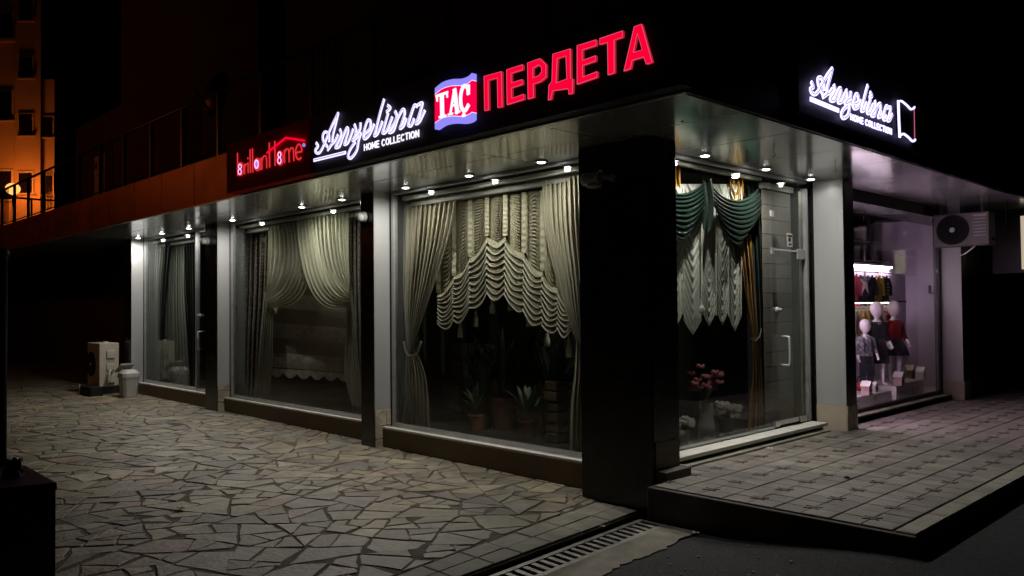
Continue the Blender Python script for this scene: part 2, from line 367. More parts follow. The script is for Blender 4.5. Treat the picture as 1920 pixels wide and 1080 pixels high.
# border slabs along the drain
y = 1.2; Rb = random.Random(3)
while y < 5.1:
    l = Rb.uniform(.26, .42); y1 = min(y + l, 5.12)
    xl0, xl1 = slab_edge(y) + .008, slab_edge(y1) + .008; xr0, xr1 = -3.875 + (5.05 - y) * .089, -3.875 + (5.05 - y1) * .089
    for a0, a1 in ((0, .5), (.5, 1)):
        p = [(lerp(xl0, xr0, a0) + .004, y + .005), (lerp(xl0, xr0, a1) - .004, y + .005), (lerp(xl1, xr1, a1) - .004, y1 - .004), (lerp(xl1, xr1, a0) + .004, y1 - .004)]
        MB().prism(p, -.04, Rb.uniform(-.003, .003), .005).build('border_slab', SLABM, fc)
    y = y1
MB().grid(lambda u, v: (lerp(slab_edge(lerp(.8, 5.14, v)), -3.875 + (5.05 - lerp(.8, 5.14, v)) * .089 + .01, u), lerp(.8, 5.14, v), -.014), 4, 8).build('slab_bed', MORTAR, fc)

# drain channel with grating
dr = root('drain_grating', 'steel slotted drain grating running from the pavement corner to the photo edge', 'drain', (-3.6, 3., 0))
def dX(y): return -3.735 + (4.93 - y) * .083     # left rim
ch = MB()
for y in [1.2 + .3 * i for i in range(13)]:
    y1 = min(y + .3, 4.93)
    if y1 <= y: break
    ch.add([(dX(y) - .06, y, -.1), (dX(y) + .26, y, -.1), (dX(y1) + .26, y1, -.1), (dX(y1) - .06, y1, -.1)], [(0, 1, 2, 3)])
ch.build('channel_bed', BLACKPL, dr)
for off in (0, .205):
    m_ = MB(); pl = [(dX(1.2) + off, 1.2), (dX(1.2) + off + .04, 1.2), (dX(4.93) + off + .04, 4.93), (dX(4.93) + off, 4.93)]
    m_.prism(pl, -.05, -.004, .003).build('rim', STEEL, dr)
y = 1.25
while y < 4.9:
    MB().prism([(dX(y) + .042, y), (dX(y) + .203, y - .012), (dX(y) + .203, y + .028), (dX(y) + .042, y + .04)], -.03, -.006, .003).build('grate_bar', STEEL, dr)
    y += .081
# concrete apron with a ragged edge towards the asphalt
Ra = random.Random(5); ap = [(dX(1.2) + .25, 1.2)]; edge = []
for i in range(80):
    y = 1.2 + i * .047
    edge.append((-3.14 + .02 * sin(y * 2.1) + .018 * sin(y * 9) + Ra.uniform(-.014, .014) - .05 * (y - 3.6), y))
ap = [(dX(4.92) + .247, 4.92), (dX(1.2) + .247, 1.2)] + edge + [(-3.25, 4.93)]
MB().prism(ap, -.06, -.003, 0).build('concrete_apron', CONC)['kind'] = 'structure'

# raised pavement of small pavers
pvmt = root('raised_pavement', None, None); pvmt['kind'] = 'structure'
box('paver_bed', (-3.69, 4.955, -.06), (-1.775, 5.5, .238), KERB, pvmt, bevel=.012); box('paver_bed', (-3.9, 5.501, -.06), (-1.775, 60, .238), KERB, pvmt)
MB().add([(-3.66, 5.0, .2395), (-1.9, 5.0, .2395), (-1.9, 59, .2395), (-3.66, 59, .2395)], [(0, 1, 2, 3)]).build('joint_bed', PJOINT, pvmt)
Rp = random.Random(9)
MX, MY = .3865, .3555; rest = MB(); rest2 = MB(); cnt = 0; pl = []
nx_ = int((3.9 - 1.9) / (MX / 2)); yy = 4.985
for j in range(150):
    for i in range(10):
        x0 = -1.912 - i * MX / 2; y0 = yy + j * MY / 2
        if x0 - MX / 2 < (-3.97 if y0 > 5.5 else -3.66): continue
        pl.append(((x0 - MX / 4) ** 2 + (y0 + MY / 4) ** 2, i, j, x0, y0))
pl.sort()
def star(cx, cy_):
    return [(cx - .062, cy_ + .03), (cx - .03, cy_ + .018), (cx - .022, cy_ - .0), (cx - .045, cy_ - .05), (cx - .012, cy_ - .03), (cx + .012, cy_ - .03), (cx + .06, cy_ - .035), (cx + .03, cy_ - .015),
            (cx + .024, cy_), (cx + .05, cy_ + .045), (cx + .015, cy_ + .028), (cx - .015, cy_ + .03)]
for k, (d, i, j, x0, y0) in enumerate(pl):
    g = .0035 if i % 2 else .004; gl_ = .002
    xa, xb = x0 - MX / 2, x0
    # wide joint at module edges, hairline inside the module
    ra = .006 if i % 2 else .003; rb_ = .003 if i % 2 else .006
    ya, yb = y0 + (.003 if j % 2 else .0045), y0 + MY / 2 - (.0045 if j % 2 else .003)
    q = [(xa + ra, ya), (xb - rb_, ya), (xb - rb_, yb), (xa + ra, yb)]; z = .25 + Rp.uniform(-.002, .0015); mi = Rp.randrange(3)
    if k < 300: MB().prism(q, .215, z, .003).build('paver', PAV[mi], pvmt)
    else: rest.mi = mi; rest.prism(q, .215, z, .003)
    if i % 2 == 0 and j % 2 == 1 and i < 9:
        cx, cy_ = xa, y0 + MY / 2 * 0
        if k < 300: MB().prism(list(reversed([(p[0], p[1]) for p in star(cx, cy_)])), .23, .2535).build('paver_inlay', INLAY, pvmt)
        else: rest2.prism(list(reversed(star(cx, cy_))), .23, .2535)
o = rest.build('pavers', PAV, pvmt); o['kind'] = 'stuff'
o = rest2.build('paver_inlays', INLAY, pvmt); o['kind'] = 'stuff'
y = 4.985; k = 0
while y < 40:
    l = Rp.uniform(.42, .55); MB().prism([(-1.896, y + .004), (-1.782, y + .004), (-1.782, y + l - .004), (-1.896, y + l - .004)], .2, .251 + Rp.uniform(-.002, .002), .005).build('kerb_stone', SLABM, pvmt); y += l

# ================================================================ THE SHOP BUILDING
B = root('shop_building', 'dark corner shop building with glazed curtain shop fronts and mirror grey canopy soffit', 'building', (-6, 6, 0))
ZS = 2.93
# pillars
def pillar(x0, x1, y0, y1, zb, m=DARKCLAD): return box('pillar', (x0, y0, zb), (x1, y1, ZS + .02), m, B, bevel=.006)
pc = pillar(-4.49, -3.76, 5.14, 5.49, -.06)
for z0_, z1_ in ((.0, .98), (.984, 1.96), (1.964, 2.925)):
    box('cladding_panel', (-4.488, 5.134, z0_), (-3.762, 5.139, z1_), DARKCLAD, pc, bevel=.002); box('cladding_panel', (-3.759, 5.143, max(z0_, .54)), (-3.754, 5.487, z1_), DARKCLAD, pc, bevel=.002)
box('base_tile', (-3.758, 5.16, .316), (-3.75, 5.48, .53), PLINTH, pc)
box('foot_block', (-3.752, 5.16, .24), (-3.655, 5.50, .315), KERB, pc, bevel=.006)
box('foot_trim', (-3.95, 5.48, .315), (-3.665, 5.495, .322), SILL, pc)
def left_pillar(x0, x1, yf, yg, stone):
    p = pillar(x0, x1, yf, yg + .05, ground_z(x1) - .05)
    z0 = .44 if stone else ground_z(x1)
    box('reveal_panel', (x1 + .001, yf + .004, z0), (x1 + .012, yg, ZS), GREYCLAD, p)
    if stone:
        Rq = random.Random(int(-x0 * 10)); z = ground_z(x1) - .02
        while z < .43:
            h = min(Rq.uniform(.1, .17), .44 - z)
            if .44 - z - h < .05: h = .44 - z
            for (a, b_) in (((yf + .004, lerp(yf, yg, .55)), (lerp(yf, yg, .55) + .004, yg)) if Rq.random() < .5 else ((yf + .004, yg),)):
                box('base_stone', (x1 + .001, a, z + .003), (x1 + .02 + Rq.uniform(0, .008), b_, z + h - .003), BASEST, p, bevel=.004)
            z += h
    return p
left_pillar(-7.96, -7.70, 5.25, 5.53, True)
left_pillar(-12.43, -12.00, 5.33, 5.60, True)
left_pillar(-15.92, -15.60, 5.30, 5.57, False)
def right_pillar(y0, xg):
    p = box('pillar', (xg - .05, y0, .2), (-3.70, y0 + .24, ZS + .02), BLACKCLAD, B, bevel=.006)
    box('reveal_panel', (xg, y0 - .012, .515), (-3.706, y0 - .001, ZS), GREYCLAD, p)
    box('base_tile', (xg, y0 - .02, .24), (-3.703, y0 - .001, .513), BASETILE, p)
    box('base_tile', (-3.699, y0 - .02, .24), (-3.690, y0 + .235, .513), BASEST, p)
    return p
right_pillar(8.50, -4.03); right_pillar(12.25, -4.02)
# plinths below the long front
def plinth(x0, x1, yf, zt, yb):
    p = box('plinth', (x0, yf, -.03), (x1, yb + .12, zt - .012), PLINTH, B, bevel=.004)
    box('sill_strip', (x0, yf - .012, zt - .011), (x1, yf + .045, zt + .012), SILL, p, bevel=.003)
    box('sill_board', (x0, yf + .046, zt - .01), (x1, yb - .03, zt + .004), GREYPL, p)
plinth(-7.675, -4.495, 5.36, .235, 5.5); plinth(-11.975, -7.965, 5.44, .245, 5.56); plinth(-15.58, -12.435, 5.42, .262, 5.55)
# glazing
def window_a(x0, x1, yg, zb, splits=()):
    wn = box('window', (x0, yg - .03, zb), (x1, yg + .03, zb + .045), ALU, B)
    for x in (x0, x1 - .045): box('frame', (x, yg - .03, zb + .046), (x + .045, yg + .03, ZS - .028), ALU, wn)
    box('frame', (x0 - .012, yg - .036, zb), (x0 - .002, yg + .02, ZS - .005), BLACKPL, wn)
    box('frame', (x0, yg - .03, ZS - .026), (x1, yg + .03, ZS - .004), ALU, wn)
    e = [x0 + .047] + list(splits) + [x1 - .047]
    for a, b_ in zip(e, e[1:]): box('pane', (a + .002, yg - .005, zb + .047), (b_ - .002, yg + .005, ZS - .028), GLASS, wn)
    return wn
window_a(-7.66, -4.50, 5.50, .24); window_a(-11.96, -7.965, 5.555, .25)
window_a(-15.56, -13.20, 5.545, .27)
dl = box('door', (-13.19, 5.52, .27), (-12.45, 5.57, .31), ALU, B)
box('pane', (-13.185, 5.54, .312), (-12.45, 5.55, ZS - .06), GLASS, dl)
box('frame', (-13.19, 5.52, ZS - .058), (-12.45, 5.57, ZS - .004), ALU, dl)
hz = [sy(371, yy_, 5.47).z for yy_ in (622, 655)]; hx = sy(371, 640, 5.47).x
MB().tube([(hx, 5.54, hz[0]), (hx, 5.47, hz[0]), (hx, 5.47, hz[1]), (hx, 5.54, hz[1])], .013, 8).build('handle', CHROME, dl, smooth=True)
q = sy(371, 592, 5.5); MB().lathe((q.x, 5.55, q.z), [(.03, 0), (.03, .03), (.012, .035), (.012, .06)], 12, (0, -1, 0)).build('lock', CHROME, dl)
# right-hand front, first bay (glass with a door)
XG = -4.09
sb = box('sill', (-4.2, 5.5, .2), (-3.93, 8.41, .30), BLACKCLAD, B)
box('sill_board', (-4.05, 5.5, .301), (-3.875, 8.405, .335), SILL, sb, bevel=.004)
box('step_strip', (-3.93, 5.5, .24), (-3.82, 8.35, .268), SLABM, sb, bevel=.004)
wb = box('window', (XG - .03, 5.5, .336), (XG + .02, 7.63, .36), ALU, B)
box('pane', (XG - .006, 5.5, .362), (XG + .006, 7.625, 2.90), GLASS, wb)
box('frame', (XG - .03, 5.5, ZS - .026), (XG + .03, 8.40, ZS - .004), ALU, wb)
box('frame', (XG - .025, 5.49, .362), (XG + .025, 5.53, ZS - .08), ALU, wb)
db = box('door', (XG - .012, 7.655, .352), (XG, 8.36, .40), ALU, B)
box('pane', (XG - .011, 7.66, .402), (XG - .001, 8.355, 2.90), GLASS, db)
box('jamb', (XG - .03, 8.365, .34), (XG + .035, 8.405, ZS - .08), ALU, db)
box('jamb', (XG - .02, 8.30, .402), (XG - .013, 8.36, 2.82), WFRAME, db)
box('transom', (XG - .01, 7.64, 2.155), (XG + .012, 8.36, 2.172), CHROME, db)
box('hinge', (XG + .002, 8.19, 2.08), (XG + .02, 8.35, 2.19), ALU, db, bevel=.004)
box('hinge', (XG + .002, 8.20, .34), (XG + .02, 8.34, .40), ALU, db, bevel=.004)
box('clamp', (XG, 7.64, 2.12), (XG + .018, 7.69, 2.18), ALU, db); box('clamp', (XG, 7.64, 2.5), (XG + .018, 7.69, 2.56), ALU, db)
box('clamp', (XG + .002, 7.66, .345), (XG + .02, 7.75, .40), ALU, db)
yh = 7.86; MB().tube(smoothline([(XG - .03, yh, 1.26), (XG + .055, yh, 1.262), (XG + .075, yh, 1.24), (XG + .078, yh, 1.1), (XG + .075, yh, .99), (XG + .055, yh, .968), (XG - .03, yh, .97)], 4), .012, 8).build('handle', CHROME, db, smooth=True)
MB().lathe((XG, 7.74, 1.545), [(.026, 0), (.026, .025), (.01, .03), (.01, .06)], 12, (1, 0, 0)).build('lock', CHROME, db)
st = box('sticker', (XG + .001, 7.99, 2.205), (XG + .003, 8.11, 2.35), WFRAME, db)
for a in ((8.0, 2.31, 8.1, 2.33), (8.02, 2.26, 8.07, 2.30), (8.03, 2.225, 8.09, 2.24)): box('print', (XG + .0032, a[0], a[1]), (XG + .004, a[2], a[3]), BLACKPL, st)
# second bay (children's wear)
XK = -4.0
sk = box('sill', (-4.25, 8.66, .2), (-3.97, 12.25, .30), KERB, B)
box('sill_board', (-4.1, 8.66, .301), (-3.86, 12.235, .325), SLABM, sk, bevel=.004)
wk = box('window', (XK - .03, 8.665, .326), (XK + .03, 12.23, .37), DARKMET, B)
box('pane', (XK - .006, 8.67, .372), (XK + .006, 12.19, 2.79), GLASS, wk)
box('frame', (XK - .03, 12.195, .372), (XK + .03, 12.23, 2.79), DARKMET, wk); box('frame', (XK - .03, 8.665, 2.792), (XK + .03, 12.23, ZS - .004), DARKMET, wk)
box('beam', (XK - .5, 8.66, 2.8), (XK - .04, 13.39, 2.9), BLACKCLAD, B)
# far walls
box('wall', (-4.03, 12.50, .2), (-3.70, 40, ZS), BLACKCLAD, B)
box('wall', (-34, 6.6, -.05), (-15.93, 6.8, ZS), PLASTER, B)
box('wall', (-15.92, 5.64, -.02), (-15.7, 9.2, ZS), INTW, B)
# interior shell
box('floor', (-15.7, 5.62, .0), (-4.2, 10, .22), INTF, B)
box('wall', (-15.7, 9.3, .22), (-4.6, 9.4, ZS), INTW, B)
box('wall', (-4.9, 8.68, .22), (-4.12, 8.74, ZS), INTW, B)
box('ceiling', (-15.69, 5.66, ZS + .01), (-4.2, 9.3, ZS + .05), INTW, B)
box('partition', (-12.45, 5.66, .22), (-12.40, 8.2, ZS), INTW, B); box('partition', (-8.0, 5.66, .22), (-7.94, 8.2, ZS), INTW, B)
# soffit panels
def soffit(x0, x1, y0, y1): box('soffit_panel', (x0 + .007, y0 + .007, ZS), (x1 - .007, y1 - .007, ZS + .004), SOFFIT, B)
box('soffit_backing', (-34, 4.32, ZS + .008), (-2.90, 5.66, ZS + .02), SEAM, B); box('soffit_backing', (-4.3, 5.662, ZS + .008), (-2.90, 40, ZS + .02), SEAM, B)
ex = [-34 + 1.2 * i for i in range(15)] + [-15.6, -14.1, -12.43, -10.9, -9.4, -7.95, -6.55, -5.2, -4.1]
for a, b_ in zip(ex, ex[1:]): soffit(a, b_, 4.28, 4.86); soffit(a, b_, 4.86, 5.66)
ey = [4.28, 5.0, 5.9, 6.85, 7.8, 8.85, 9.95, 11.05, 12.2, 13.4, 14.6, 15.8, 17, 18.2, 19.4, 20.6]
for a, b_ in zip(ey, ey[1:]): soffit(-4.1, -2.87, a, b_)
# fascia
fe = [-34 + 1.08 * i for i in range(19)] + [-13.63, -12.52, -11.46, -10.36, -9.04]
for a, b_ in zip(fe, fe[1:]):
    if b_ - a > .1: box('fascia_panel', (a + .009, 4.30, 2.938), (b_ - .009, 4.33, 3.50), FASC, B)
box('fascia_back', (-34, 4.331, 2.945), (-2.9, 4.36, 3.50), SEAM, B)
box('fascia_lip', (-34, 4.26, 2.926), (-2.84, 4.30, 2.937), ALU, B)
box('fascia_board', (-7.15, 4.13, 2.94), (-2.78, 4.255, 3.52), BOARD, B, bevel=.004)
for i, (a, b_) in enumerate(((4.26, 5.6), (5.6, 7.0), (7.0, 8.4), (8.4, 9.8), (9.8, 11.2), (11.2, 12.6), (12.6, 14), (14, 15.4), (15.4, 16.8), (16.8, 18.2), (18.2, 20))):
    box('fascia_panel', (-2.89, a + .003, 2.938), (-2.85, b_ - .003, 3.6), BLACKCLAD, B)
# upper storey behind the terrace
box('terrace_slab', (-34, 4.37, 2.96), (-2.9, 6.9, 3.48), SEAM, B); box('terrace_slab', (-10, 6.91, 2.96), (-2.9, 30, 3.48), SEAM, B)
UW = 6.3
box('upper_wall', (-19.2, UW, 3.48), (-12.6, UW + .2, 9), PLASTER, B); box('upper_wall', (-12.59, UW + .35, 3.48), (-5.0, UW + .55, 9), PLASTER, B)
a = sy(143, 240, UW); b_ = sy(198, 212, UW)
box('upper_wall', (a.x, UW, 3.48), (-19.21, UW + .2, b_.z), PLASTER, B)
box('upper_wall', (-5.2, UW + .56, 3.48), (-5.0, 30, 9), BLACKCLAD, B)
def upper_window(px0, py0, px1, py1, Y, m=WINDARK):
    a = sy(px0, py0, Y); b_ = sy(px1, py1, Y); c_ = sy(px1, py0, Y)
    wnd = box('window', (a.x, Y - .02, b_.z), (b_.x, Y + .01, max(a.z, c_.z)), WFRAME, B)
    box('pane', (a.x + .06, Y - .03, b_.z + .06), (b_.x - .06, Y - .021, max(a.z, c_.z) - .06), m, wnd)
upper_window(371, 234, 391, 270, UW + .34); upper_window(445, 172, 470, 218, UW + .34); upper_window(222, 262, 250, 330, UW + .34)
a = sy(178, 248, UW - .02); b_ = sy(197, 360, UW - .02)
dr_ = box('shutter_door', (a.x, UW - .03, 3.49), (b_.x, UW - .005, 5.3), WFRAME, B)
box('hook', (a.x + .15, UW - .06, 5.0), (a.x + .19, UW - .031, 5.15), DARKMET, dr_)
box('drainpipe', (sy(262, 250, UW).x, UW + .2, 3.5), (sy(262, 250, UW).x + .09, UW + .29, 8.9), DARKMET, B)

# ---------------------------------------------------------------- terrace railing
rl = root('terrace_railing', 'dark metal railing along the edge of the terrace above the copper fascia', 'railing', (-12, 4.45, 3.5))
MB().tube([(-22.6, 4.45, 4.385), (-3.2, 4.45, 4.385)], .024, 8).build('handrail', RAILM, rl, smooth=True)
for zz in (3.60,): MB().tube([(-22.6, 4.45, zz), (-3.2, 4.45, zz)], .012, 6).build('bottom_rail', RAILM, rl)
MB().tube([(-22.6, 4.45, 4.385), (-22.6, 8.5, 4.385)], .024, 8).build('handrail', RAILM, rl)
x = -22.6; i = 0
while x < -3.1:
    box('post', (x - .025, 4.425, 3.48), (x + .025, 4.475, 4.37), RAILM, rl)
    if i % 3 == 1:
        for k in range(5): MB().tube([(x + .14 + .11 * k, 4.45, 3.6), (x + .14 + .11 * k, 4.45, 4.37)], .008, 6).build('baluster', RAILM, rl)
    x += 1.15; i += 1
for k in range(4): box('post', (-22.62, 5.3 + k, 3.48), (-22.58, 5.34 + k, 4.37), RAILM, rl)
# satellite dish above the red sign
p = sy(402, 175, 4.9)
sd = root('satellite_dish', 'dark satellite dish on the terrace railing left of the red sign', 'dish', (p.x, p.y, 3.48))
MB().lathe((p.x, p.y, p.z), [(.02, .09), (.15, .07), (.25, .03), (.32, -.03), (.33, -.03), (.26, .02), (.15, .06), (.02, .08)], 24, (.1, -.98, .15)).build('reflector', DARKMET, sd, smooth=True)
MB().tube([(p.x, p.y + .05, 3.48), (p.x, p.y + .05, p.z)], .025, 8).build('mast', DARKMET, sd)
MB().tube([(p.x, p.y, p.z - .34), (p.x + .17, p.y - .35, p.z - .05)], .012, 6).build('feed_arm', DARKMET, sd)

# ================================================================ DOWNLIGHTS
def downlight(x, y, label, i, k=1., tilt=(radians(-12), 0, 0)):
    r = root('downlight', label, 'downlight', (x, y, ZS), 'downlights in the canopy soffit')
    MB().lathe((x, y, ZS - .012), [(.05, 0), (.062, 0), (.066, .006), (.066, .0115), (.05, .0115)], 20).build('trim_ring', GREYPL, r)
    MB().lathe((x, y, ZS - .02), [(.001, 0), (.02, .002), (.034, .007), (.042, .012), (.046, .0175)], 16).build('lens', SPOTE, r, smooth=True)
    ld = bpy.data.lights.new('downlight_beam', 'SPOT'); ld.energy = 41 * k; ld.spot_size = radians(177); ld.spot_blend = .75; ld.shadow_soft_size = .022; ld.color = (1, .965, .92)
    lo = bpy.data.objects.new('downlight_beam', ld); C.objects.link(lo); lo.parent = r; lo.location = (0, 0, -.035)
    l2 = bpy.data.lights.new('downlight_core', 'SPOT'); l2.energy = 22 * k; l2.spot_size = radians(115); l2.spot_blend = 1; l2.shadow_soft_size = .022; l2.color = (1, .95, .86)
    o2 = bpy.data.objects.new('downlight_core', l2); C.objects.link(o2); o2.parent = r; o2.location = (0, 0, -.035); o2.rotation_euler = tilt
nm = {0: 'first', 1: 'second', 2: 'third'}
for (xs_, bay) in (((-15.30, -14.17, -13.03), 'the far left glass bay with the door'), ((-11.44, -9.42, -8.46), 'the bay of tied back ivory sheers'), ((-7.17, -6.11, -5.10), 'the bay of the tiered beige blind')):
    for i, x in enumerate(xs_): downlight(x, 5.32, 'lit round downlight, %s from the left above %s' % (nm[i], bay), i)
for i, y in enumerate((6.19, 7.27, 8.22)): downlight(-3.925, y, 'lit round downlight, %s from the corner pillar above the green swag bay' % nm[i], i, .10 if i == 2 else 1.6, (0, radians(-12), 0))

# ================================================================ SIGNS
def ribbon(mb, pts, w_, fn, d0, d1, sm=True, k=6):
    pts = smoothline(pts, k) if sm else pts; n = len(pts); Ls = []; Rs = []
    for i, p in enumerate(pts):
        a = pts[max(i - 1, 0)]; b_ = pts[min(i + 1, n - 1)]; t = Vector((b_[0] - a[0], b_[1] - a[1]))
        t = t.normalized() if t.length > 1e-9 else Vector((1, 0)); nn = Vector((-t.y, t.x)) * w_ / 2
        if i == 0: p = (p[0] - t.x * w_ * .3, p[1] - t.y * w_ * .3)
        if i == n - 1: p = (p[0] + t.x * w_ * .3, p[1] + t.y * w_ * .3)
        Ls.append((p[0] + nn.x, p[1] + nn.y)); Rs.append((p[0] - nn.x, p[1] - nn.y))
    vs = [fn(*p, d0) for p in Ls] + [fn(*p, d0) for p in Rs] + [fn(*p, d1) for p in Ls] + [fn(*p, d1) for p in Rs]
    fs = []
    for i in range(n - 1):
        fs += [(2 * n + i, 2 * n + i + 1, 3 * n + i + 1, 3 * n + i), (i, n + i, n + i + 1, i + 1), (i, i + 1, 2 * n + i + 1, 2 * n + i), (n + i, 3 * n + i, 3 * n + i + 1, n + i + 1)]
    fs += [(0, 2 * n, 3 * n, n), (n - 1, 2 * n - 1, 4 * n - 1, 3 * n - 1)]
    mb.add(vs, fs); return mb
def ring(mb, c, rx, ry, w_, fn, d0, d1, n=20):
    pts = [(c[0] + rx * cos(2 * pi * i / n), c[1] + ry * sin(2 * pi * i / n)) for i in range(n + 1)]
    return ribbon(mb, pts, w_, fn, d0, d1, sm=False)
SYF = 4.13
def fA(u, z, d): return (u, SYF - d, z)          # front A: u = X
def fB(u, z, d): return (-2.845 + d, u, z)       # front B: u = Y
def zA(o, s): return lambda p: (lambda q: (q.x, q.z))(sy(o[0] + p[0] / s, o[1] + p[1] / s, SYF - .03))
# --- red panel sign with thin outlined letters
r1 = root('shop_sign', 'dark red sign panel with thin red letters under a roof shaped line', 'sign', (-8.1, 4.13, 2.95))
box('board', (-9.03, 4.13, 2.945), (-7.157, 4.255, 3.515), REDBOARD, r1, bevel=.004)
m1 = zA((420, 240), 8.306)
def strk(par, name, strokes, w_, m, d0=.008, d1=.016, sm=True, rings=(), mp=m1, fn=fA):
    mb = MB()
    for s_ in strokes: ribbon(mb, [mp(p) for p in s_], w_, fn, d0, d1, sm)
    for (c, rx, ry) in rings:
        n = 20; ribbon(mb, [mp((c[0] + rx * cos(2 * pi * i / n), c[1] + ry * sin(2 * pi * i / n))) for i in range(n + 1)], w_, fn, d0, d1, False)
    return mb.build(name, m, par)
W1 = .0125
strk(r1, 'letter', [[(185, 390), (190, 740)]], W1, REDL, rings=[((232, 635), 48, 98)])
strk(r1, 'letter', [[(295, 560), (297, 715)], [(297, 610), (310, 572), (335, 560)]], W1, REDL)
strk(r1, 'letter', [[(350, 540), (352, 695)], [(347, 460), (349, 478)]], W1, REDL)
strk(r1, 'letter', [[(380, 335), (388, 690)]], W1, REDL); strk(r1, 'letter', [[(418, 320), (424, 685)]], W1, REDL)
strk(r1, 'letter', [[(540, 470), (540, 650)]], W1, REDL, rings=[((492, 565), 44, 95)])
strk(r1, 'letter', [[(565, 460), (567, 640)], [(567, 510), (588, 445), (618, 430), (636, 470), (640, 620)]], W1, REDL)
strk(r1, 'letter', [[(680, 230), (685, 605)], [(765, 205), (770, 580)]], W1 * 1.1, REDL)
strk(r1, 'roof_line', [[(655, 385), (775, 292), (945, 152), (1095, 172), (1235, 197)]], W1 * 1.7, REDE, sm=False, d0=.017, d1=.024)
strk(r1, 'letter', [], W1, REDL, rings=[((847, 465), 48, 108)])
strk(r1, 'letter', [[(915, 340), (918, 540)], [(918, 385), (940, 330), (970, 325), (985, 375), (990, 525)], [(988, 375), (1012, 312), (1042, 310), (1057, 355), (1062, 505)]], W1, REDL)
strk(r1, 'letter', [[(1095, 385), (1140, 370), (1185, 355), (1165, 262), (1125, 258), (1092, 340), (1100, 440), (1135, 488), (1172, 458)]], W1 * 1.2, REDL)
PK = emit('sign_pink_tube', (1, .45, .95), 1.5)
strk(r1, 'tube_figure', [], .010, PK, rings=[((235, 598), 22, 34), ((231, 680), 24, 40)], d0=.017, d1=.022)
strk(r1, 'tube_figure', [], .010, PK, rings=[((849, 412), 22, 38), ((848, 505), 26, 46)], d0=.017, d1=.022)
strk(r1, 'tube_figure', [], .016, PK, rings=[((492, 562), 28, 62)], d0=.017, d1=.022); strk(r1, 'tube_figure', [[(492, 510), (492, 612)]], .03, LAVE, d0=.017, d1=.022)
strk(r1, 'mark', [], .01, TACLAV, rings=[((1218, 262), 15, 20)])
# --- white script sign on front A
SCR = [[[(165, 755), (188, 800), (150, 855), (172, 897), (215, 885), (265, 800), (330, 640), (400, 480), (478, 325)], [(478, 325), (440, 490), (402, 650), (388, 760), (330, 850)], [(388, 770), (430, 725), (472, 640)], [(350, 725), (342, 625), (292, 592), (258, 645), (268, 725), (320, 800)]],
       [[(505, 560), (522, 620), (490, 710), (440, 815), (500, 795), (545, 670), (602, 535), (622, 580), (592, 690), (570, 772), (625, 735), (692, 560)]],
       [[(715, 490), (735, 560), (728, 625), (790, 560), (800, 470)], [(728, 640), (685, 715), (730, 690), (802, 610), (772, 720), (745, 860), (665, 968), (622, 945), (650, 850), (720, 745)]],
       [[(862, 620), (930, 550), (945, 450), (905, 425), (862, 540), (842, 640), (862, 692), (930, 630), (992, 490)]],
       [[(1138, 130), (1085, 310), (1025, 550), (1000, 645), (1050, 608), (1112, 450)]],
       [[(1195, 330), (1145, 510), (1120, 605), (1175, 578), (1255, 385)], [(1195, 212), (1228, 250), (1180, 300)]],
       [[(1300, 300), (1322, 370), (1285, 470), (1210, 592), (1275, 572), (1335, 400), (1410, 268), (1435, 330), (1395, 470), (1370, 542), (1420, 502), (1455, 405)]],
       [[(1612, 222), (1575, 212), (1525, 350), (1488, 485), (1530, 500), (1568, 410)], [(1632, 200), (1690, 178), (1660, 300), (1622, 420), (1598, 472), (1650, 440), (1722, 290)]]]
m2 = zA((570, 170), 7.68)
r2 = root('shop_sign', 'white neon style script lettering above the middle window on the left front', 'sign', (-6.2, 4.13, 3.0), 'script signs of the curtain shop')
r3 = root('shop_sign', 'white glowing script lettering with flag outline on the right front', 'sign', (-2.85, 7., 3.0), 'script signs of the curtain shop')
box('board', (-2.848, 5.7, 3.03), (-2.805, 8.24, 3.62), BOARD, r3, bevel=.004)
def fB(u, z, d): return (-2.805 + d, u, z)
UA = (m2((150, 800))[0], m2((1722, 300))[0]); UB = (sx(1519, 158, -2.78).y, sx(1672, 206, -2.78).y)
ZA = (m2((135, 1000))[1], m2((1138, 130))[1]); ZB = (sx(1520, 186, -2.78).z, sx(1619, 158, -2.78).z)
def toB(p):
    x, z = m2(p); u = (x - UA[0]) / (UA[1] - UA[0]); k = (z - ZA[0]) / (ZA[1] - ZA[0]); return (lerp(UB[0], UB[1], u), lerp(ZB[0], ZB[1], k))
for lt in SCR:
    strk(r2, 'letter', lt, .027, WHITEE, d0=.016, d1=.024, mp=m2)
    strk(r2, 'letter_face', lt, .0065, LAVE, d0=.025, d1=.027, mp=m2)
    strk(r3, 'letter', lt, .030, WHITEB, d0=.022, d1=.032, mp=toB, fn=fB)
    strk(r3, 'letter_face', lt, .008, LAVE, d0=.033, d1=.035, mp=toB, fn=fB)
strk(r2, 'underline', [[(135, 1000), (580, 890)]], .030, WHITEE, d0=.016, d1=.024, mp=m2, sm=False)
strk(r2, 'underline_face', [[(140, 999), (575, 891)]], .009, LAVE, d0=.025, d1=.027, mp=m2, sm=False)
strk(r3, 'underline', [[(1520, 186), (1571, 207)]], .034, WHITEB, d0=.022, d1=.032, mp=lambda p: (lambda q: (q.y, q.z))(sx(p[0], p[1], -2.78)), fn=fB, sm=False)
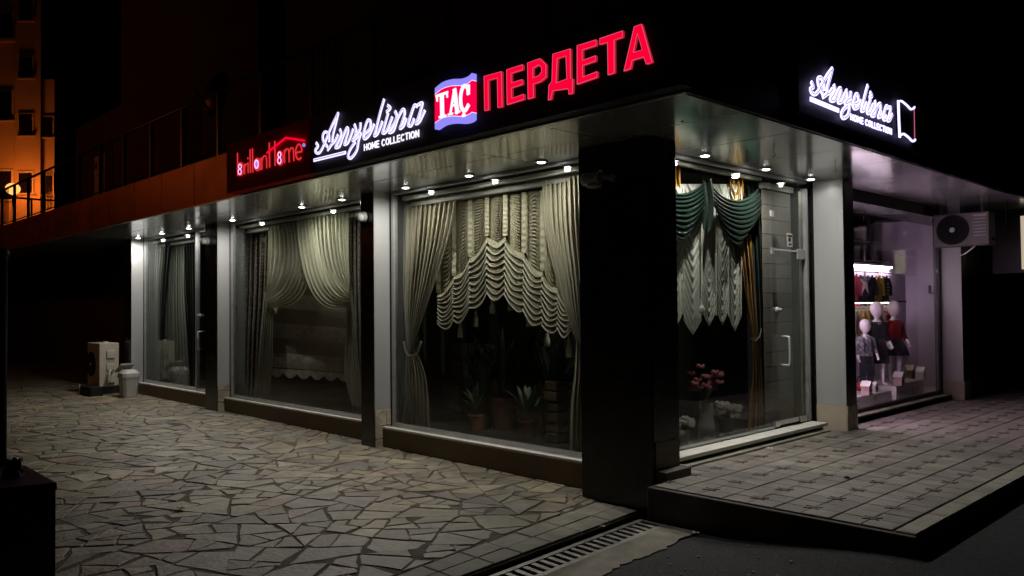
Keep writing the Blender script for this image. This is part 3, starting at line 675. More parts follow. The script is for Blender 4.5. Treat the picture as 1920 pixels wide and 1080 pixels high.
LET = {'H': [[(0, 0), (0, 1)], [(.5, 0), (.5, 1)], [(0, .52), (.5, .52)]], 'O': [[(.28 + .28 * cos(2 * pi * i / 14), .5 + .5 * sin(2 * pi * i / 14)) for i in range(15)]],
       'M': [[(0, 0), (0, 1)], [(0, 1), (.3, .25)], [(.3, .25), (.6, 1)], [(.6, 1), (.6, 0)]], 'E': [[(0, 0), (0, 1)], [(0, 1), (.42, 1)], [(0, .52), (.38, .52)], [(0, 0), (.42, 0)]],
       'C': [[(.28 + .28 * cos(a), .5 + .5 * sin(a)) for a in [radians(50 + 26 * i) for i in range(11)]]], 'L': [[(0, 1), (0, 0)], [(0, 0), (.4, 0)]],
       'T': [[(0, 1), (.5, 1)], [(.25, 1), (.25, 0)]], 'I': [[(0, 0), (0, 1)]], 'N': [[(0, 0), (0, 1)], [(0, 1), (.48, 0)], [(.48, 0), (.48, 1)]]}
ADV = {'H': .5, 'O': .56, 'M': .6, 'E': .42, 'C': .5, 'L': .4, 'T': .5, 'I': 0, 'N': .48, ' ': .1}
def lettering(text, u0, u1, z0, z1, wd, fn, d0, d1, par, m):
    tot = sum(ADV[c] + .26 for c in text) - .26; k = (u1 - u0) / tot; x = u0
    for wrd in text.split(' '):
        mb = MB()
        for c in wrd:
            for s_ in LET[c]: ribbon(mb, [(x + p[0] * k, lerp(z0, z1, p[1])) for p in s_], wd, fn, d0, d1, False)
            x += (ADV[c] + .26) * k
        x += (ADV[' '] + .26) * k
        mb.build('lettering', m, par)
lettering('HOME COLLECTION', -6.165, -5.36, 3.030, 3.083, .0115, fA, .012, .018, r2, TACW)
lettering('HOME COLLECTION', sx(1596, 218, -2.78).y, sx(1672, 245, -2.78).y, sx(1596, 224, -2.78).z, sx(1596, 213.5, -2.78).z, .0115, fB, .018, .026, r3, WHITEB)
mB = lambda p: (lambda q: (q.y, q.z))(sx(1490 + p[0] / 5.684, 100 + p[1] / 5.684, -2.78))
box('flag_face', (-2.79, mB((1105, 600))[0], mB((1105, 850))[1]), (-2.782, mB((1270, 700))[0], mB((1105, 545))[1]), BOARD, r3)
strk(r3, 'flag_outline', [[(1097, 515), (1103, 700), (1112, 888)]], .034, WHITEB, d0=.026, d1=.036, mp=mB, fn=fB)
strk(r3, 'flag_outline', [[(1100, 518), (1130, 510), (1185, 552), (1235, 598), (1272, 575)]], .016, WHITEB, d0=.026, d1=.036, mp=mB, fn=fB)
strk(r3, 'flag_outline', [[(1112, 882), (1150, 860), (1200, 892), (1250, 938), (1278, 922)]], .018, WHITEB, d0=.026, d1=.036, mp=mB, fn=fB)
strk(r3, 'flag_outline', [[(1270, 575), (1276, 920)]], .008, PINKE, d0=.026, d1=.03, mp=mB, fn=fB, sm=False)
# --- flag logo
m3 = zA((780, 0), 3.086)
r4 = root('shop_sign', 'small wavy flag sign in red and lavender with white capitals', 'sign', (-4.9, 4.13, 3.05))
TOP = [(120, 513), (165, 478), (220, 461), (275, 458), (312, 445), (334, 425)]; BOT = [(120, 750), (165, 722), (220, 712), (275, 714), (312, 706), (334, 692)]
def flagpatch(name, a, b_, m, d0, d1, tb=(0., 1.)):
    mb = MB(); n = 24; vs = []
    for d in (d0, d1):
        for j in (a, b_):
            for i in range(n + 1):
                t = lerp(tb[0], tb[1], i / n); p = interp(TOP, t); q = interp(BOT, t); vs.append(fA(*m3((lerp(p[0], q[0], j), lerp(p[1], q[1], j))), d))
    k = n + 1; fs = []
    for i in range(n): fs += [(2 * k + i, 2 * k + i + 1, 3 * k + i + 1, 3 * k + i), (i, i + 1, 2 * k + i + 1, 2 * k + i), (k + i, 3 * k + i, 3 * k + i + 1, k + i + 1)]
    fs += [(0, 2 * k, 3 * k, k), (n, k + n, 3 * k + n, 2 * k + n)]
    return mb.add(vs, fs).build(name, m, r4)
flagpatch('flag_stripe', 0, .145, TACLAV, .0, .05); flagpatch('flag_stripe', .855, 1, TACLAV, .0, .05)
flagpatch('flag_line', .146, .158, TACW, .0, .05); flagpatch('flag_line', .842, .854, TACW, .0, .05); flagpatch('flag_field', .159, .841, TACRED, .0, .05)
w3 = .0125
def tl(name, strokes): 
    mb = MB()
    for s_, wd in strokes: ribbon(mb, [m3(p) for p in s_], wd * .0078, fA, .052, .062, len(s_) > 4)
    return mb.build(name, TACW, r4)
tl('letter', [([(164, 552), (168, 676)], 5.2), ([(133, 560), (197, 538)], 2.4), ([(136, 562), (138, 588)], 1.6), ([(194, 540), (196, 565)], 1.6), ([(150, 681), (187, 672)], 2)])
tl('letter', [([(236, 525), (214, 662)], 2.2), ([(238, 525), (254, 652)], 4.8), ([(222, 616), (248, 608)], 1.8), ([(203, 666), (226, 660)], 1.8), ([(244, 655), (268, 648)], 1.8)])
tl('letter', [([(318, 545), (314, 512), (296, 500), (280, 525), (273, 575), (280, 628), (300, 642), (318, 612)], 3.8), ([(322, 496), (322, 540)], 1.6), ([(290, 646), (293, 662)], 2), ([(286, 672), (296, 670)], 3)])
# --- big red block capitals
r5 = root('shop_sign', 'large glowing red block capitals on the black board nearest the corner', 'sign', (-3.8, 4.13, 3.1))
PER = {'П': [[(392, 640), (388, 440), (490, 412), (494, 617), (468, 623), (465, 450), (413, 464), (415, 635)]],
       'Е': [[(522, 605), (519, 402), (612, 372), (613, 402), (546, 424), (547, 478), (610, 458), (611, 487), (548, 508), (549, 568), (619, 543), (620, 574)]],
       'Р': [[(643, 572), (640, 362), (712, 337), (748, 372), (747, 445), (715, 472), (674, 486), (676, 562)], [(672, 394), (672, 448), (706, 436), (722, 412), (720, 388), (704, 374)]],
       'Д': [[(760, 578), (764, 492), (781, 470), (786, 312), (888, 280), (890, 452), (903, 455), (900, 538), (880, 545), (876, 512), (786, 524), (775, 574)], [(806, 478), (868, 455), (862, 322), (813, 338)]],
       'Е2': [[(927, 487), (927, 262), (1038, 228), (1038, 262), (958, 288), (958, 348), (1035, 320), (1034, 352), (959, 378), (961, 444), (1043, 412), (1043, 446)]],
       'Т': [[(1106, 432), (1103, 243), (1058, 257), (1057, 222), (1191, 176), (1190, 214), (1142, 230), (1143, 420)]],
       'А': [[(1198, 410), (1258, 152), (1300, 137), (1362, 358), (1328, 370), (1312, 328), (1246, 348), (1236, 396)], [(1253, 302), (1304, 286), (1276, 190)]]}
import mathutils
for k_, loops in PER.items():
    L3 = [[m3(p) for p in lp] for lp in loops]
    tri = mathutils.geometry.tessellate_polygon([[Vector((p[0], p[1], 0)) for p in lp] for lp in L3])
    flat = [p for lp in L3 for p in lp]; n = len(flat); mb = MB(); vs = [fA(*p, .0) for p in flat] + [fA(*p, .022) for p in flat]
    fs = [tuple(i + n for i in t) for t in tri]; mb.add(vs, fs); mb.mi = 1; base = 0; fs = []
    for lp in L3:
        c = len(lp); fs += [(base + i, base + (i + 1) % c, n + base + (i + 1) % c, n + base + i) for i in range(c)]; base += c
    mb.add(vs, fs)
    mb.mi = 2
    for lp in L3: ribbon(mb, lp + lp[:1], .0028, fA, .021, .0232, False)
    mb.build('letter', [REDE, REDSIDE, PINKE], r5)

# ================================================================ CURTAINS
def curtain(par, name, left, right, m, plane, folds=10, amp=.03, nu=None, nv=40, irr=.5, seed=1, solid=0.):
    """left / right: outlines (top to bottom) surveyed on the plane ('y'|'x', value)."""
    Rc = random.Random(seed); ph = [Rc.uniform(-irr, irr) for _ in range(folds * 2 + 3)]; ax, val = plane; nu = nu or folds * 10
    def fn(u, v):
        l = interp(left, v); r = interp(right, v); x, y = lerp(l[0], r[0], u), lerp(l[1], r[1], u)
        f = u * folds; i = int(f * 2); a = amp * (1 + .35 * sin(i * 7.1 + seed)) * (.55 + .45 * min(1, v * 3 + .3))
        d = a * (sin(2 * pi * f + ph[min(i, len(ph) - 1)] * .6 + .5 * sin(3.1 * v + seed)) + .35 * sin(4 * pi * f + 2.3 * v + seed)) + .35 * amp * sin(5 * v + 9 * u + seed)
        return sy(x, y, val + amp + d) if ax == 'y' else sx(x, y, val - amp - d)
    return MB().grid(fn, nu, nv).build(name, m, par, smooth=True, solid=solid)
def swag(par, name, L, R, sag, m, plane, folds=7, amp=.03, saw=.6, nu=28, seed=0, wrinkle=0., nv=None):
    """L, R: edge lines (top to bottom) in survey pixels, sag: (top, bottom) pixels of drop in the middle; folds hang as crescents."""
    ax, val = plane; Rs = random.Random(seed); o1, o2 = Rs.uniform(0, 6), Rs.uniform(0, 6)
    def fn(u, v):
        l = interp(L, v); r = interp(R, v); s_ = lerp(sag[0], sag[1], v) * (4 * u * (1 - u)) ** .85
        x = lerp(l[0], r[0], u); y = lerp(l[1], r[1], u) + s_
        f = v * folds + .10 * sin(5 * u + o1); fr = f - math.floor(f)
        prof = (fr ** .8) if fr < .82 else (1 - fr) / .18
        d = amp * (saw * prof * 2 - saw) * (.45 + .55 * (4 * u * (1 - u)) ** .4) + amp * .25 * sin(2 * pi * f + o2)
        d += amp * 1.1 * sin(pi * u) + wrinkle * sin(40 * v + 9 * sin(6 * u + o1))
        return sy(x, y, val - d) if ax == 'y' else sx(x, y, val + d)
    return MB().grid(fn, nu, nv or int(folds * 9)).build(name, m, par, smooth=True)
def thing(name, label, cat, px, py, plane, group=None, z=None):
    p = sy(px, py, plane[1]) if plane[0] == 'y' else sx(px, py, plane[1])
    return root(name, label, cat, (p.x, p.y, p.z if z is None else z), group)
def tassel(px, py0, py1, Y, which, m=AUSTRLIP):
    a = sy(px, py0, Y); b_ = sy(px, py1, Y); h = a.z - b_.z
    t = root('tassel', 'pale tassel under the tiered beige blind, ' + which, 'tassel', b_, 'tassels along the tiered blind')
    MB().tube([(a.x, Y, a.z + h * .8), (a.x, Y, a.z)], .003, 5).build('cord', m, t)
    MB().lathe((a.x, Y, b_.z), [(.030, 0), (.028, h * .5), (.019, h * .74), (.012, h * .78), (.018, h * .84), (.019, h * .92), (.006, h)], 12).build('skirt', m, t, smooth=True)
def rail_board(label, x0, x1, y0, z):
    t = root('curtain_rail', label, 'curtain rail', ((x0 + x1) / 2, y0, z), 'curtain rails inside the windows')
    box('board', (x0, y0, z + .012), (x1, y0 + .06, z + .052), WHITEPL, t, bevel=.004)
    box('track', (x0, y0 + .12, z - .05), (x1, y0 + .2, z + .02), GREYPL, t)
# ---- bay with the tiered blind (nearest on the left front)
G3 = ('y', 5.72)
rail_board('white curtain rail over the tiered beige blind', -7.6, -4.55, 5.585, 2.835)
c = thing('curtain', 'cream pleated curtain tied back left of the tiered beige blind', 'curtain', 768, 800, G3)
curtain(c, 'upper_drape', [(757, 384), (756, 470), (756, 560), (760, 630), (765, 660)], [(856, 374), (840, 450), (812, 540), (785, 620), (775, 660)], CREAM, G3, 11, .035, nv=36, seed=2)
curtain(c, 'lower_drape', [(763, 656), (757, 690), (752, 740), (748, 800)], [(777, 656), (794, 690), (803, 740), (806, 815)], CREAM, G3, 7, .03, nv=24, seed=3)
a = sy(758, 645, 5.70); b_ = sy(786, 640, 5.70)
MB().tube(smoothline([tuple(sy(x, y, 5.62)) for x, y in ((757, 640), (762, 662), (772, 668), (783, 662), (790, 640))], 4), .014, 8).build('tieback', CREAM, c, smooth=True)
c = thing('curtain', 'cream pleated curtain swept right beside the corner pillar', 'curtain', 1085, 680, G3)
curtain(c, 'upper_drape', [(1016, 340), (1022, 430), (1042, 520), (1062, 590), (1080, 640)], [(1104, 326), (1106, 430), (1108, 520), (1104, 600), (1098, 640)], CREAM, ('y', 5.68), 10, .035, nv=36, seed=5)
curtain(c, 'lower_drape', [(1080, 636), (1076, 700), (1070, 760), (1068, 850)], [(1098, 636), (1112, 700), (1116, 760), (1118, 860)], CREAM, ('y', 5.70), 6, .03, nv=20, seed=6)
# blind columns
bl = thing('tiered_blind', 'beige ruched blind with stepped swagged tiers and arched hem', 'blind', 935, 600, G3)
cols = [(822, 374, 372, 549, 606, 9), (851, 372, 369, 517, 600, 10), (881, 369, 366, 481, 576, 10), (913, 366, 363, 442, 548, 9), (947, 363, 360, 442, 550, 9), (982, 360, 357, 474, 582, 10), (1017, 357, 354, 508, 607, 9), (1046, 354, 352, 540, 615, 8), (1070, 352, 350, 565, 620, 6)]
GB = 5.86
def at_b(px, py, d=0.): return sy(px, py, GB - d)
for i in range(len(cols) - 1):
    x0, ta, _, ea, ba, n0 = cols[i]; x1, _, tb, eb, bb, _ = cols[i + 1]; tA = ta; tB = cols[i + 1][1]
    def fnu(u, v, x0=x0, x1=x1, tA=tA, tB=tB, ea=ea, eb=eb, i=i):
        xx0 = x0 + 4; xx1 = x1 - 1; x = lerp(xx0, xx1, u); y = lerp(lerp(tA, tB, u), lerp(ea, eb, u) + 20 * 4 * u * (1 - u), v)
        f = v * 22 + 2.2 * 4 * (u - .5) ** 2 * -1 + .3 * sin(9 * u + i * 3)
        return at_b(x, y, .055 * sin(pi * u) ** .7 + .012 * sin(2 * pi * f) * (.4 + sin(pi * u)))
    MB().grid(fnu, 12, 110).build('ruched_panel', AUSTR, bl, smooth=True)
    def fnt(u, v, x0=x0, tA=tA, ea=ea, i=i): return at_b(x0 - 4 + 8 * u, lerp(tA, ea, v), .075 + .006 * sin(60 * v + i))
    MB().grid(fnt, 3, 40).build('ribbon', RIBB, bl, smooth=True)
    n = (n0 + cols[i + 1][5]) // 2
    def fnl(u, v, x0=x0, x1=x1, ea=ea, eb=eb, ba=ba, bb=bb, n=n, i=i):
        x = lerp(x0 - 1, x1 + 1, u); y = lerp(lerp(ea, eb, u), lerp(ba, bb, u), v) + 15 * (4 * u * (1 - u)) ** 1.1 * (.7 + .3 * v) + 1.6 * sin(7 * u + 3 * i + 9 * v)
        fr = (v * n) % 1.0; p_ = fr ** .7 if fr < .85 else (1 - fr) / .15
        return at_b(x, y, .03 + .085 * p_ + .02 * sin(pi * u))
    MB().grid(fnl, 14, n * 9).build('swagged_tiers', AUSTR, bl, smooth=True)
    for k in range(1, n + 1):                   # pale bound edge of every tier
        v = k / n
        pts = [tuple(Vector(fnl(u / 10, v - .16 / n)) + Vector((0, -.008, -.004))) for u in range(11)]
        MB().tube(pts, .007, 5).build('tier_edge', AUSTRLIP, bl, smooth=True)
for (px, a, b_, l_) in ((862.7, 607, 633, 'the leftmost and low'), (892.7, 583, 613, 'second from the left'), (923, 563, 588, 'left one under the arch top'), (957, 560, 583, 'right one under the arch top'), (991.7, 583, 612, 'third from the right'), (1026, 625, 650, 'second from the right'), (1066, 637, 670, 'rightmost beside the pillar curtain')): tassel(px, a, b_, 5.84, l_)
# things deeper in that window
p0 = sy(815, 650, 6.6); p1 = sy(930, 745, 6.6)
t = root('fabric_rack', 'rail of hanging pale fabric samples behind the tiered blind', 'rack', (p0.x, 6.6, p1.z))
MB().tube([(p0.x - .1, 6.6, p0.z + .05), (p1.x + .1, 6.6, p0.z + .05)], .012, 8).build('rail', CHROME, t)
for i in range(13):
    x = lerp(p0.x, p1.x, i / 12) + random.uniform(-.02, .02); h = random.uniform(.8, 1.0) * (p0.z - p1.z); wd = .045
    MB().grid(lambda u, v: (x - wd + 2 * wd * u, 6.6 + .015 * sin(9 * u + i) + .01 * sin(5 * v + i), lerp(p0.z + .04, p0.z - h, v)), 6, 14).build('fabric_sample', FABW if i % 3 else WAUST, t, smooth=True, solid=.003)
for x in (p0.x - .1, p1.x + .1): MB().tube([(x, 6.6, .22), (x, 6.6, p0.z + .05)], .014, 8).build('upright', DARKMET, t)
a = sy(807, 650, 6.4); b_ = sy(857, 770, 6.4)
t = root('sample_board', 'pale display board leaning below the hanging fabric samples', 'board', (a.x, 6.45, b_.z))
box('board', (a.x, 6.42, b_.z), (b_.x, 6.46, b_.z + .30), GREYPL, t, bevel=.004); box('board', (a.x, 6.42, b_.z + .305), (a.x + .12, 6.46, a.z), GREYPL, t, bevel=.004)
def plant(name, label, px, py, Y, h, n, seed, pot=TERRA, pr=.14, ph=.28, lw=.05, spread=.5, zb=.22):
    p = sy(px, py, Y); Rq = random.Random(seed); t = root(name, label, 'plant', (p.x, Y, zb))
    MB().lathe((p.x, Y, zb), [(pr * .72, 0), (pr * .95, ph * .9), (pr * 1.05, ph * .9), (pr * 1.05, ph), (pr * .9, ph), (pr * .85, ph * .92), (.001, ph * .92)], 16).build('pot', pot, t, smooth=False)
    for i in range(n):
        a = Rq.uniform(0, 2 * pi); sp = spread * Rq.uniform(.3, 1); hh = h * Rq.uniform(.5, 1); mb = MB(); k = 7; vs = []
        for j in range(k + 1):
            q = j / k; r_ = sp * q ** 1.3; zc = zb + ph * .9 + hh * (q - .45 * q * q * (sp / spread)); wd = lw * sin(pi * min(q * .95 + .05, 1)) ** .7 * .5 + .002
            cx_, cy_ = p.x + r_ * cos(a), Y + r_ * sin(a) * .6
            vs += [(cx_ - sin(a) * wd, cy_ + cos(a) * wd, zc), (cx_ + cos(a) * 0, cy_, zc - wd * .3), (cx_ + sin(a) * wd, cy_ - cos(a) * wd, zc)]
        fs = [(3 * j + m_, 3 * j + m_ + 1, 3 * j + 4 + m_, 3 * j + 3 + m_) for j in range(k) for m_ in (0, 1)]
        mb.add(vs, fs).build('leaf', LEAF, t, smooth=True)
    return t
plant('potted_plant', 'tall dark strap leaved plant in a brown pot below the blind arch', 945, 790, 6.3, 1.5, 26, 1, pr=.17, ph=.36, spread=.6)
plant('potted_plant', 'bushy leafy plant near the corner pillar behind the glass', 1040, 700, 6.5, 1.1, 30, 2, spread=.5, lw=.09)
plant('potted_plant', 'small leafy plant at the sill left of the brown pot', 893, 775, 6.0, .5, 16, 3, pr=.09, ph=.18, spread=.25, lw=.05)
plant('potted_plant', 'leafy plant with pale striped leaves right of the hanging fabric samples', 905, 730, 6.2, 1.0, 28, 4, pr=.13, ph=.3, spread=.45, lw=.07)
plant('potted_plant', 'low spreading plant between the brown pot and the box tower', 990, 800, 5.95, .6, 26, 5, pr=.1, ph=.2, spread=.38, lw=.06)
plant('potted_plant', 'tall narrow leaved plant behind the low spreading plant', 1000, 740, 6.7, 1.5, 30, 6, pr=.15, ph=.32, spread=.5, lw=.05)
a = sy(1027, 770, 6.0); b_ = sy(1052, 840, 6.0)
t = root('stacked_box', 'narrow tower of stacked slatted boxes beside the corner pillar', 'box', (a.x, 6.0, .22))
for k in range(6): box('slat', (a.x, 5.95 + .01 * (k % 2), .23 + k * .105), (a.x + .17, 6.12, .23 + k * .105 + .085), PLINTH, t, bevel=.005)
box('core', (a.x + .02, 5.98, .222), (a.x + .15, 6.10, .85), BLACKPL, t)

# ---- bay with tied back ivory sheers
G2 = ('y', 5.78)
rail_board('white curtain rail over the ivory sheers', -11.9, -8.02, 5.645, 2.835)
c = thing('curtain', 'ivory sheer curtain swept to the left tieback in the second window', 'curtain', 500, 740, G2)
def sweep(par, px_l, px_r, ytop_l, ytop_r, tie, inner, m, plane, n, seed):
    """gathered sheer: top edge px_l..px_r, all folds run to the tie point, inner edge bellies out through 'inner'."""
    ax, val = plane; Rs = random.Random(seed); o = Rs.uniform(0, 6)
    def fn(u, v):
        tx, ty = lerp(px_l, px_r, u), lerp(ytop_l, ytop_r, u); mid = inner(u); sp = 10 + 26 * (1 - u if tie[2] > 0 else u)
        ex_, ey_ = tie[0], tie[1] + (u if tie[2] > 0 else 1 - u) * tie[3]
        a_, b2, c_ = (1 - v) ** 2, 2 * v * (1 - v), v * v
        x = a_ * tx + b2 * mid[0] + c_ * ex_; y = a_ * ty + b2 * mid[1] + c_ * ey_
        d = .028 * (1 - .45 * v) * sin(2 * pi * n * u + .8 * sin(4 * v + o) + .9 * sin(7 * u + o)) + .012 * sin(2 * pi * n * 2.3 * u + o)
        d += .10 * sin(pi * v) * (u if tie[2] > 0 else 1 - u)
        return sy(x, y, val - d)
    return MB().grid(fn, n * 10, 34).build('upper_drape', m, par, smooth=True)
sweep(c, 503, 572, 424, 410, (499, 541, 1, 36), lambda u: (lerp(503, 612, u), lerp(480, 588, u)), SHEER, G2, 11, 1)
curtain(c, 'lower_drape', [(495, 545), (488, 620), (482, 690), (475, 745)], [(510, 560), (512, 620), (510, 690), (506, 745)], SHEERT, ('y', 5.80), 6, .025, nv=24, seed=7)
c = thing('curtain', 'ivory sheer curtain swept to the right tieback in the second window', 'curtain', 655, 740, G2)
sweep(c, 555, 655, 412, 398, (656, 537, -1, 38), lambda u: (lerp(566, 652, u), lerp(610, 470, u)), SHEER, ('y', 5.72), 14, 2)
curtain(c, 'lower_drape', [(647, 545), (648, 620), (646, 700), (660, 760)], [(660, 545), (668, 620), (674, 690), (682, 765)], SHEERT, ('y', 5.80), 6, .025, nv=24, seed=8)
c = thing('curtain', 'brown brocade drape at the left side of the ivory sheers', 'curtain', 470, 740, G2)
curtain(c, 'drape', [(447, 434), (446, 540), (445, 640), (444, 745)], [(503, 426), (499, 540), (492, 640), (487, 745)], BROCADE, ('y', 5.92), 6, .04, seed=9)
c = thing('curtain', 'brown brocade drape at the right side of the ivory sheers', 'curtain', 668, 740, G2)
curtain(c, 'drape', [(652, 402), (652, 500), (656, 620), (660, 770)], [(690, 396), (690, 500), (692, 620), (694, 775)], BROCADE, ('y', 5.92), 5, .04, seed=10)
bl = thing('striped_blind', 'grey striped roller blind with scalloped hem behind the ivory sheers', 'blind', 580, 700, G2)
def pb(px, py, d=0.): return sy(px, py, 5.97 - d)
for k in range(8):
    y0 = 470 + k * 28; y1 = y0 + 28
    mm = BLIND if k % 2 else BLINDB
    MB().grid(lambda u, v: pb(lerp(505, 660, u), lerp(y0, y1, v) + lerp(-6, 6, u) + 3.0 * sin(6 * u) * 0, .012 * sin(pi * v)), 16, 6).build('band', mm, bl, smooth=True)
MB().grid(lambda u, v: pb(lerp(506, 658, u), lerp(692, 700 + 9 * abs(sin(u * pi * 6)), v) + lerp(-2, 8, u), .02), 72, 4).build('scalloped_hem', BLIND, bl, smooth=True)
# ---- far bay with glass door
G1 = ('y', 5.75)
rail_board('white curtain rail over the far left window', -15.5, -12.9, 5.635, 2.83)
c = thing('curtain', 'grey sheer panel with green edge in the far left window', 'curtain', 290, 700, G1)
curtain(c, 'drape', [(279, 461), (278, 540), (277, 640), (276, 716)], [(312, 455), (305, 540), (302, 640), (300, 722)], GREYSH, G1, 7, .03, seed=11)
curtain(c, 'edge', [(306, 456), (301, 540), (300, 640), (298, 722)], [(318, 455), (311, 540), (304, 640), (302, 722)], DARKGR, ('y', 5.73), 2, .02, seed=12)
c = thing('curtain', 'pale sheer panel at the centre of the far left window', 'curtain', 330, 700, G1)
curtain(c, 'drape', [(314, 456), (309, 540), (305, 640), (303, 722)], [(345, 449), (346, 540), (352, 640), (358, 728)], GREYSH, ('y', 5.82), 8, .022, seed=13)
c = thing('curtain', 'dark green drape beside the far left glass door', 'curtain', 360, 700, G1)
curtain(c, 'drape', [(342, 450), (345, 540), (352, 620), (357, 730)], [(367, 446), (368, 540), (367, 640), (367, 732)], DARKGR, G1, 5, .04, seed=14)

# ---- green swag bay on the right front
X1 = ('x', -4.22)
t = root('curtain_rail', 'white curtain rail over the green velvet swags', 'curtain rail', (-4.2, 6.5, 2.8), 'curtain rails inside the windows')
box('board', (-4.20, 5.55, 2.868), (-4.15, 7.6, 2.9), WHITEPL, t, bevel=.004); box('track', (-4.36, 5.55, 2.86), (-4.31, 7.6, 2.89), BLACKPL, t)
c = thing('swag', 'deep green velvet swag next to the corner pillar', 'curtain', 1290, 440, X1, 'green velvet swags')
swag(c, 'swag_folds', [(1228, 335), (1232, 360), (1238, 385), (1246, 405)], [(1322, 338), (1330, 352), (1322, 385), (1300, 425)], (26, 34), GREEN, ('x', -4.19), 10, .036, nu=32, seed=1)
c = thing('swag', 'deep green velvet swag between the gold drape and the door', 'curtain', 1380, 440, X1, 'green velvet swags')
swag(c, 'swag_folds', [(1330, 338), (1330, 360), (1338, 385), (1356, 418)], [(1420, 352), (1428, 375), (1424, 405), (1400, 438)], (30, 32), GREEN, ('x', -4.18), 10, .036, nu=32, seed=2)
c = thing('curtain', 'deep green velvet tail hanging left of the glass door', 'curtain', 1425, 810, X1)
curtain(c, 'drape', [(1398, 350), (1404, 450), (1412, 600), (1420, 815)], [(1428, 348), (1434, 450), (1438, 600), (1440, 812)], GREEN, ('x', -4.28), 4, .035, seed=15)
MB().grid(lambda u, v: sx(lerp(1316, 1334, u) + 5 * sin(3 * v), lerp(332, 425, v) + 12 * sin(pi * u), -4.17 + .03 * sin(9 * u)), 18, 14).build('knot', GREEN, c, smooth=True)
c = thing('curtain', 'gold satin drape tied beside the green tail', 'curtain', 1410, 810, X1)
curtain(c, 'header', [(1368, 334), (1370, 352), (1373, 375)], [(1394, 336), (1394, 355), (1393, 375)], GOLD, ('x', -4.25), 3, .025, nv=12, seed=16)
curtain(c, 'upper_drape', [(1384, 440), (1392, 500), (1402, 580), (1412, 632)], [(1408, 440), (1412, 500), (1418, 580), (1422, 632)], GOLD, ('x', -4.24), 3, .025, seed=17)
curtain(c, 'lower_drape', [(1411, 630), (1410, 690), (1406, 750), (1400, 818)], [(1421, 630), (1427, 690), (1431, 750), (1434, 816)], GOLD, ('x', -4.22), 4, .025, seed=18)
MB().tube([tuple(sx(x, y, -4.2)) for x, y in ((1408, 634), (1416, 640), (1424, 632), (1428, 616))], .006, 6).build('tieback', CHROME, c)
c = thing('curtain', 'gold satin drape header beside the corner pillar', 'curtain', 1266, 340, X1)
curtain(c, 'header', [(1252, 306), (1253, 330), (1254, 352)], [(1276, 312), (1276, 330), (1277, 352)], GOLD, ('x', -4.25), 3, .025, nv=12, seed=19)
c = thing('sheer_blind', 'white ruched sheer blind with chevron folds under the green swags', 'blind', 1330, 610, X1)
wc = [(1258, 612), (1282, 618), (1316, 606), (1343, 600), (1366, 612), (1390, 596)]
for i, ((x0, b0), (x1, b1)) in enumerate(zip(wc, wc[1:])):
    pk = [604, 622, 606, 604, 615][i]
    def fn(u, v, x0=x0, x1=x1, i=i, pk=pk):
        x = lerp(x0, x1, u); tri = 1 - abs(2 * u - 1); yb = 585 + tri * 28 + (pk - 606); y = lerp(345, yb, v)
        f = v * 14 - tri * 1.5
        return sx(x, y, -4.29 + .02 * sin(pi * u) + .02 * sin(2 * pi * f + .5 * sin(5 * v + i)) * (.45 + .55 * tri) * (.7 + .5 * sin(3.3 * v + i * 1.7)))
    MB().grid(fn, 12, 120).build('ruched_panel', WAUST, c, smooth=True)
    MB().tube([tuple(sx(x1, y, -4.255)) for y in (350, 480, 560, 592)], .006, 5).build('cord', AUSTRLIP, c)
MB().tube([tuple(sx(1313, y, -4.23)) for y in (425, 500, 560)], .004, 5).build('pull_cord', BLACKPL, c)
MB().lathe(tuple(sx(1316, 578, -4.23)), [(.012, -.05), (.03, -.03), (.03, 0), (.012, .03), (.004, .06)], 12).build('pull_tassel', WHITEPL, c)
bl = thing('zebra_blind', 'brown and pale banded zebra blind behind the glass door', 'blind', 1485, 500, ('x', -4.2))
for k in range(16):
    z1 = 2.80 - k * .155; z0 = z1 - .15
    box('band', (-4.215, 7.70, z0), (-4.211, 8.02, z1), BLINDB if k % 2 else BLINDL, bl); box('band', (-4.215, 8.022, z0), (-4.211, 8.32, z1), BLINDL if k % 2 else BLINDL, bl)
box('head_box', (-4.24, 7.70, 2.81), (-4.18, 8.34, 2.87), WHITEPL, bl)
def flowers(label, px, py, X, zb, vase, vm, fm, h, n, rad, seed, fs_=1.):
    p = sx(px, py, X); Rq = random.Random(seed); t = root('flower_vase', label, 'vase', (X, p.y, zb)); MB().lathe((X, p.y, zb), vase, 18).build('vase', vm, t, smooth=True); top = zb + vase[-1][1]
    mb = MB()
    for i in range(n):
        a = Rq.uniform(0, 2 * pi); r_ = rad * Rq.uniform(.1, 1) ** .6; q = (X + r_ * cos(a), p.y + r_ * sin(a), top + h * Rq.uniform(.35, 1) * (1 - .3 * r_ / rad)); mb.tube([(X, p.y, top), q], .003, 5)
        fl = MB()
        for k in range(7):
            b2 = 2 * pi * k / 7; fl.ball((q[0] + fs_ * .022 * cos(b2), q[1] + fs_ * .022 * sin(b2), q[2] + fs_ * .01 * (k % 2)), (.018 * fs_, .018 * fs_, .014 * fs_), 6, 4)
        fl.ball(q, .016, 6, 4); fl.build('blossom', fm, t, smooth=True)
    mb.build('stems', LEAF, t)
    lf = MB()
    for i in range(n):
        a = Rq.uniform(0, 2 * pi); r_ = rad * .8; lf.add([(X, p.y, top), (X + r_ * .5 * cos(a + .3), p.y + r_ * .5 * sin(a + .3), top + h * .3), (X + r_ * cos(a), p.y + r_ * sin(a), top + h * .35), (X + r_ * .5 * cos(a - .3), p.y + r_ * .5 * sin(a - .3), top + h * .3)], [(0, 1, 2, 3)])
    lf.build('leaves', LEAF, t)
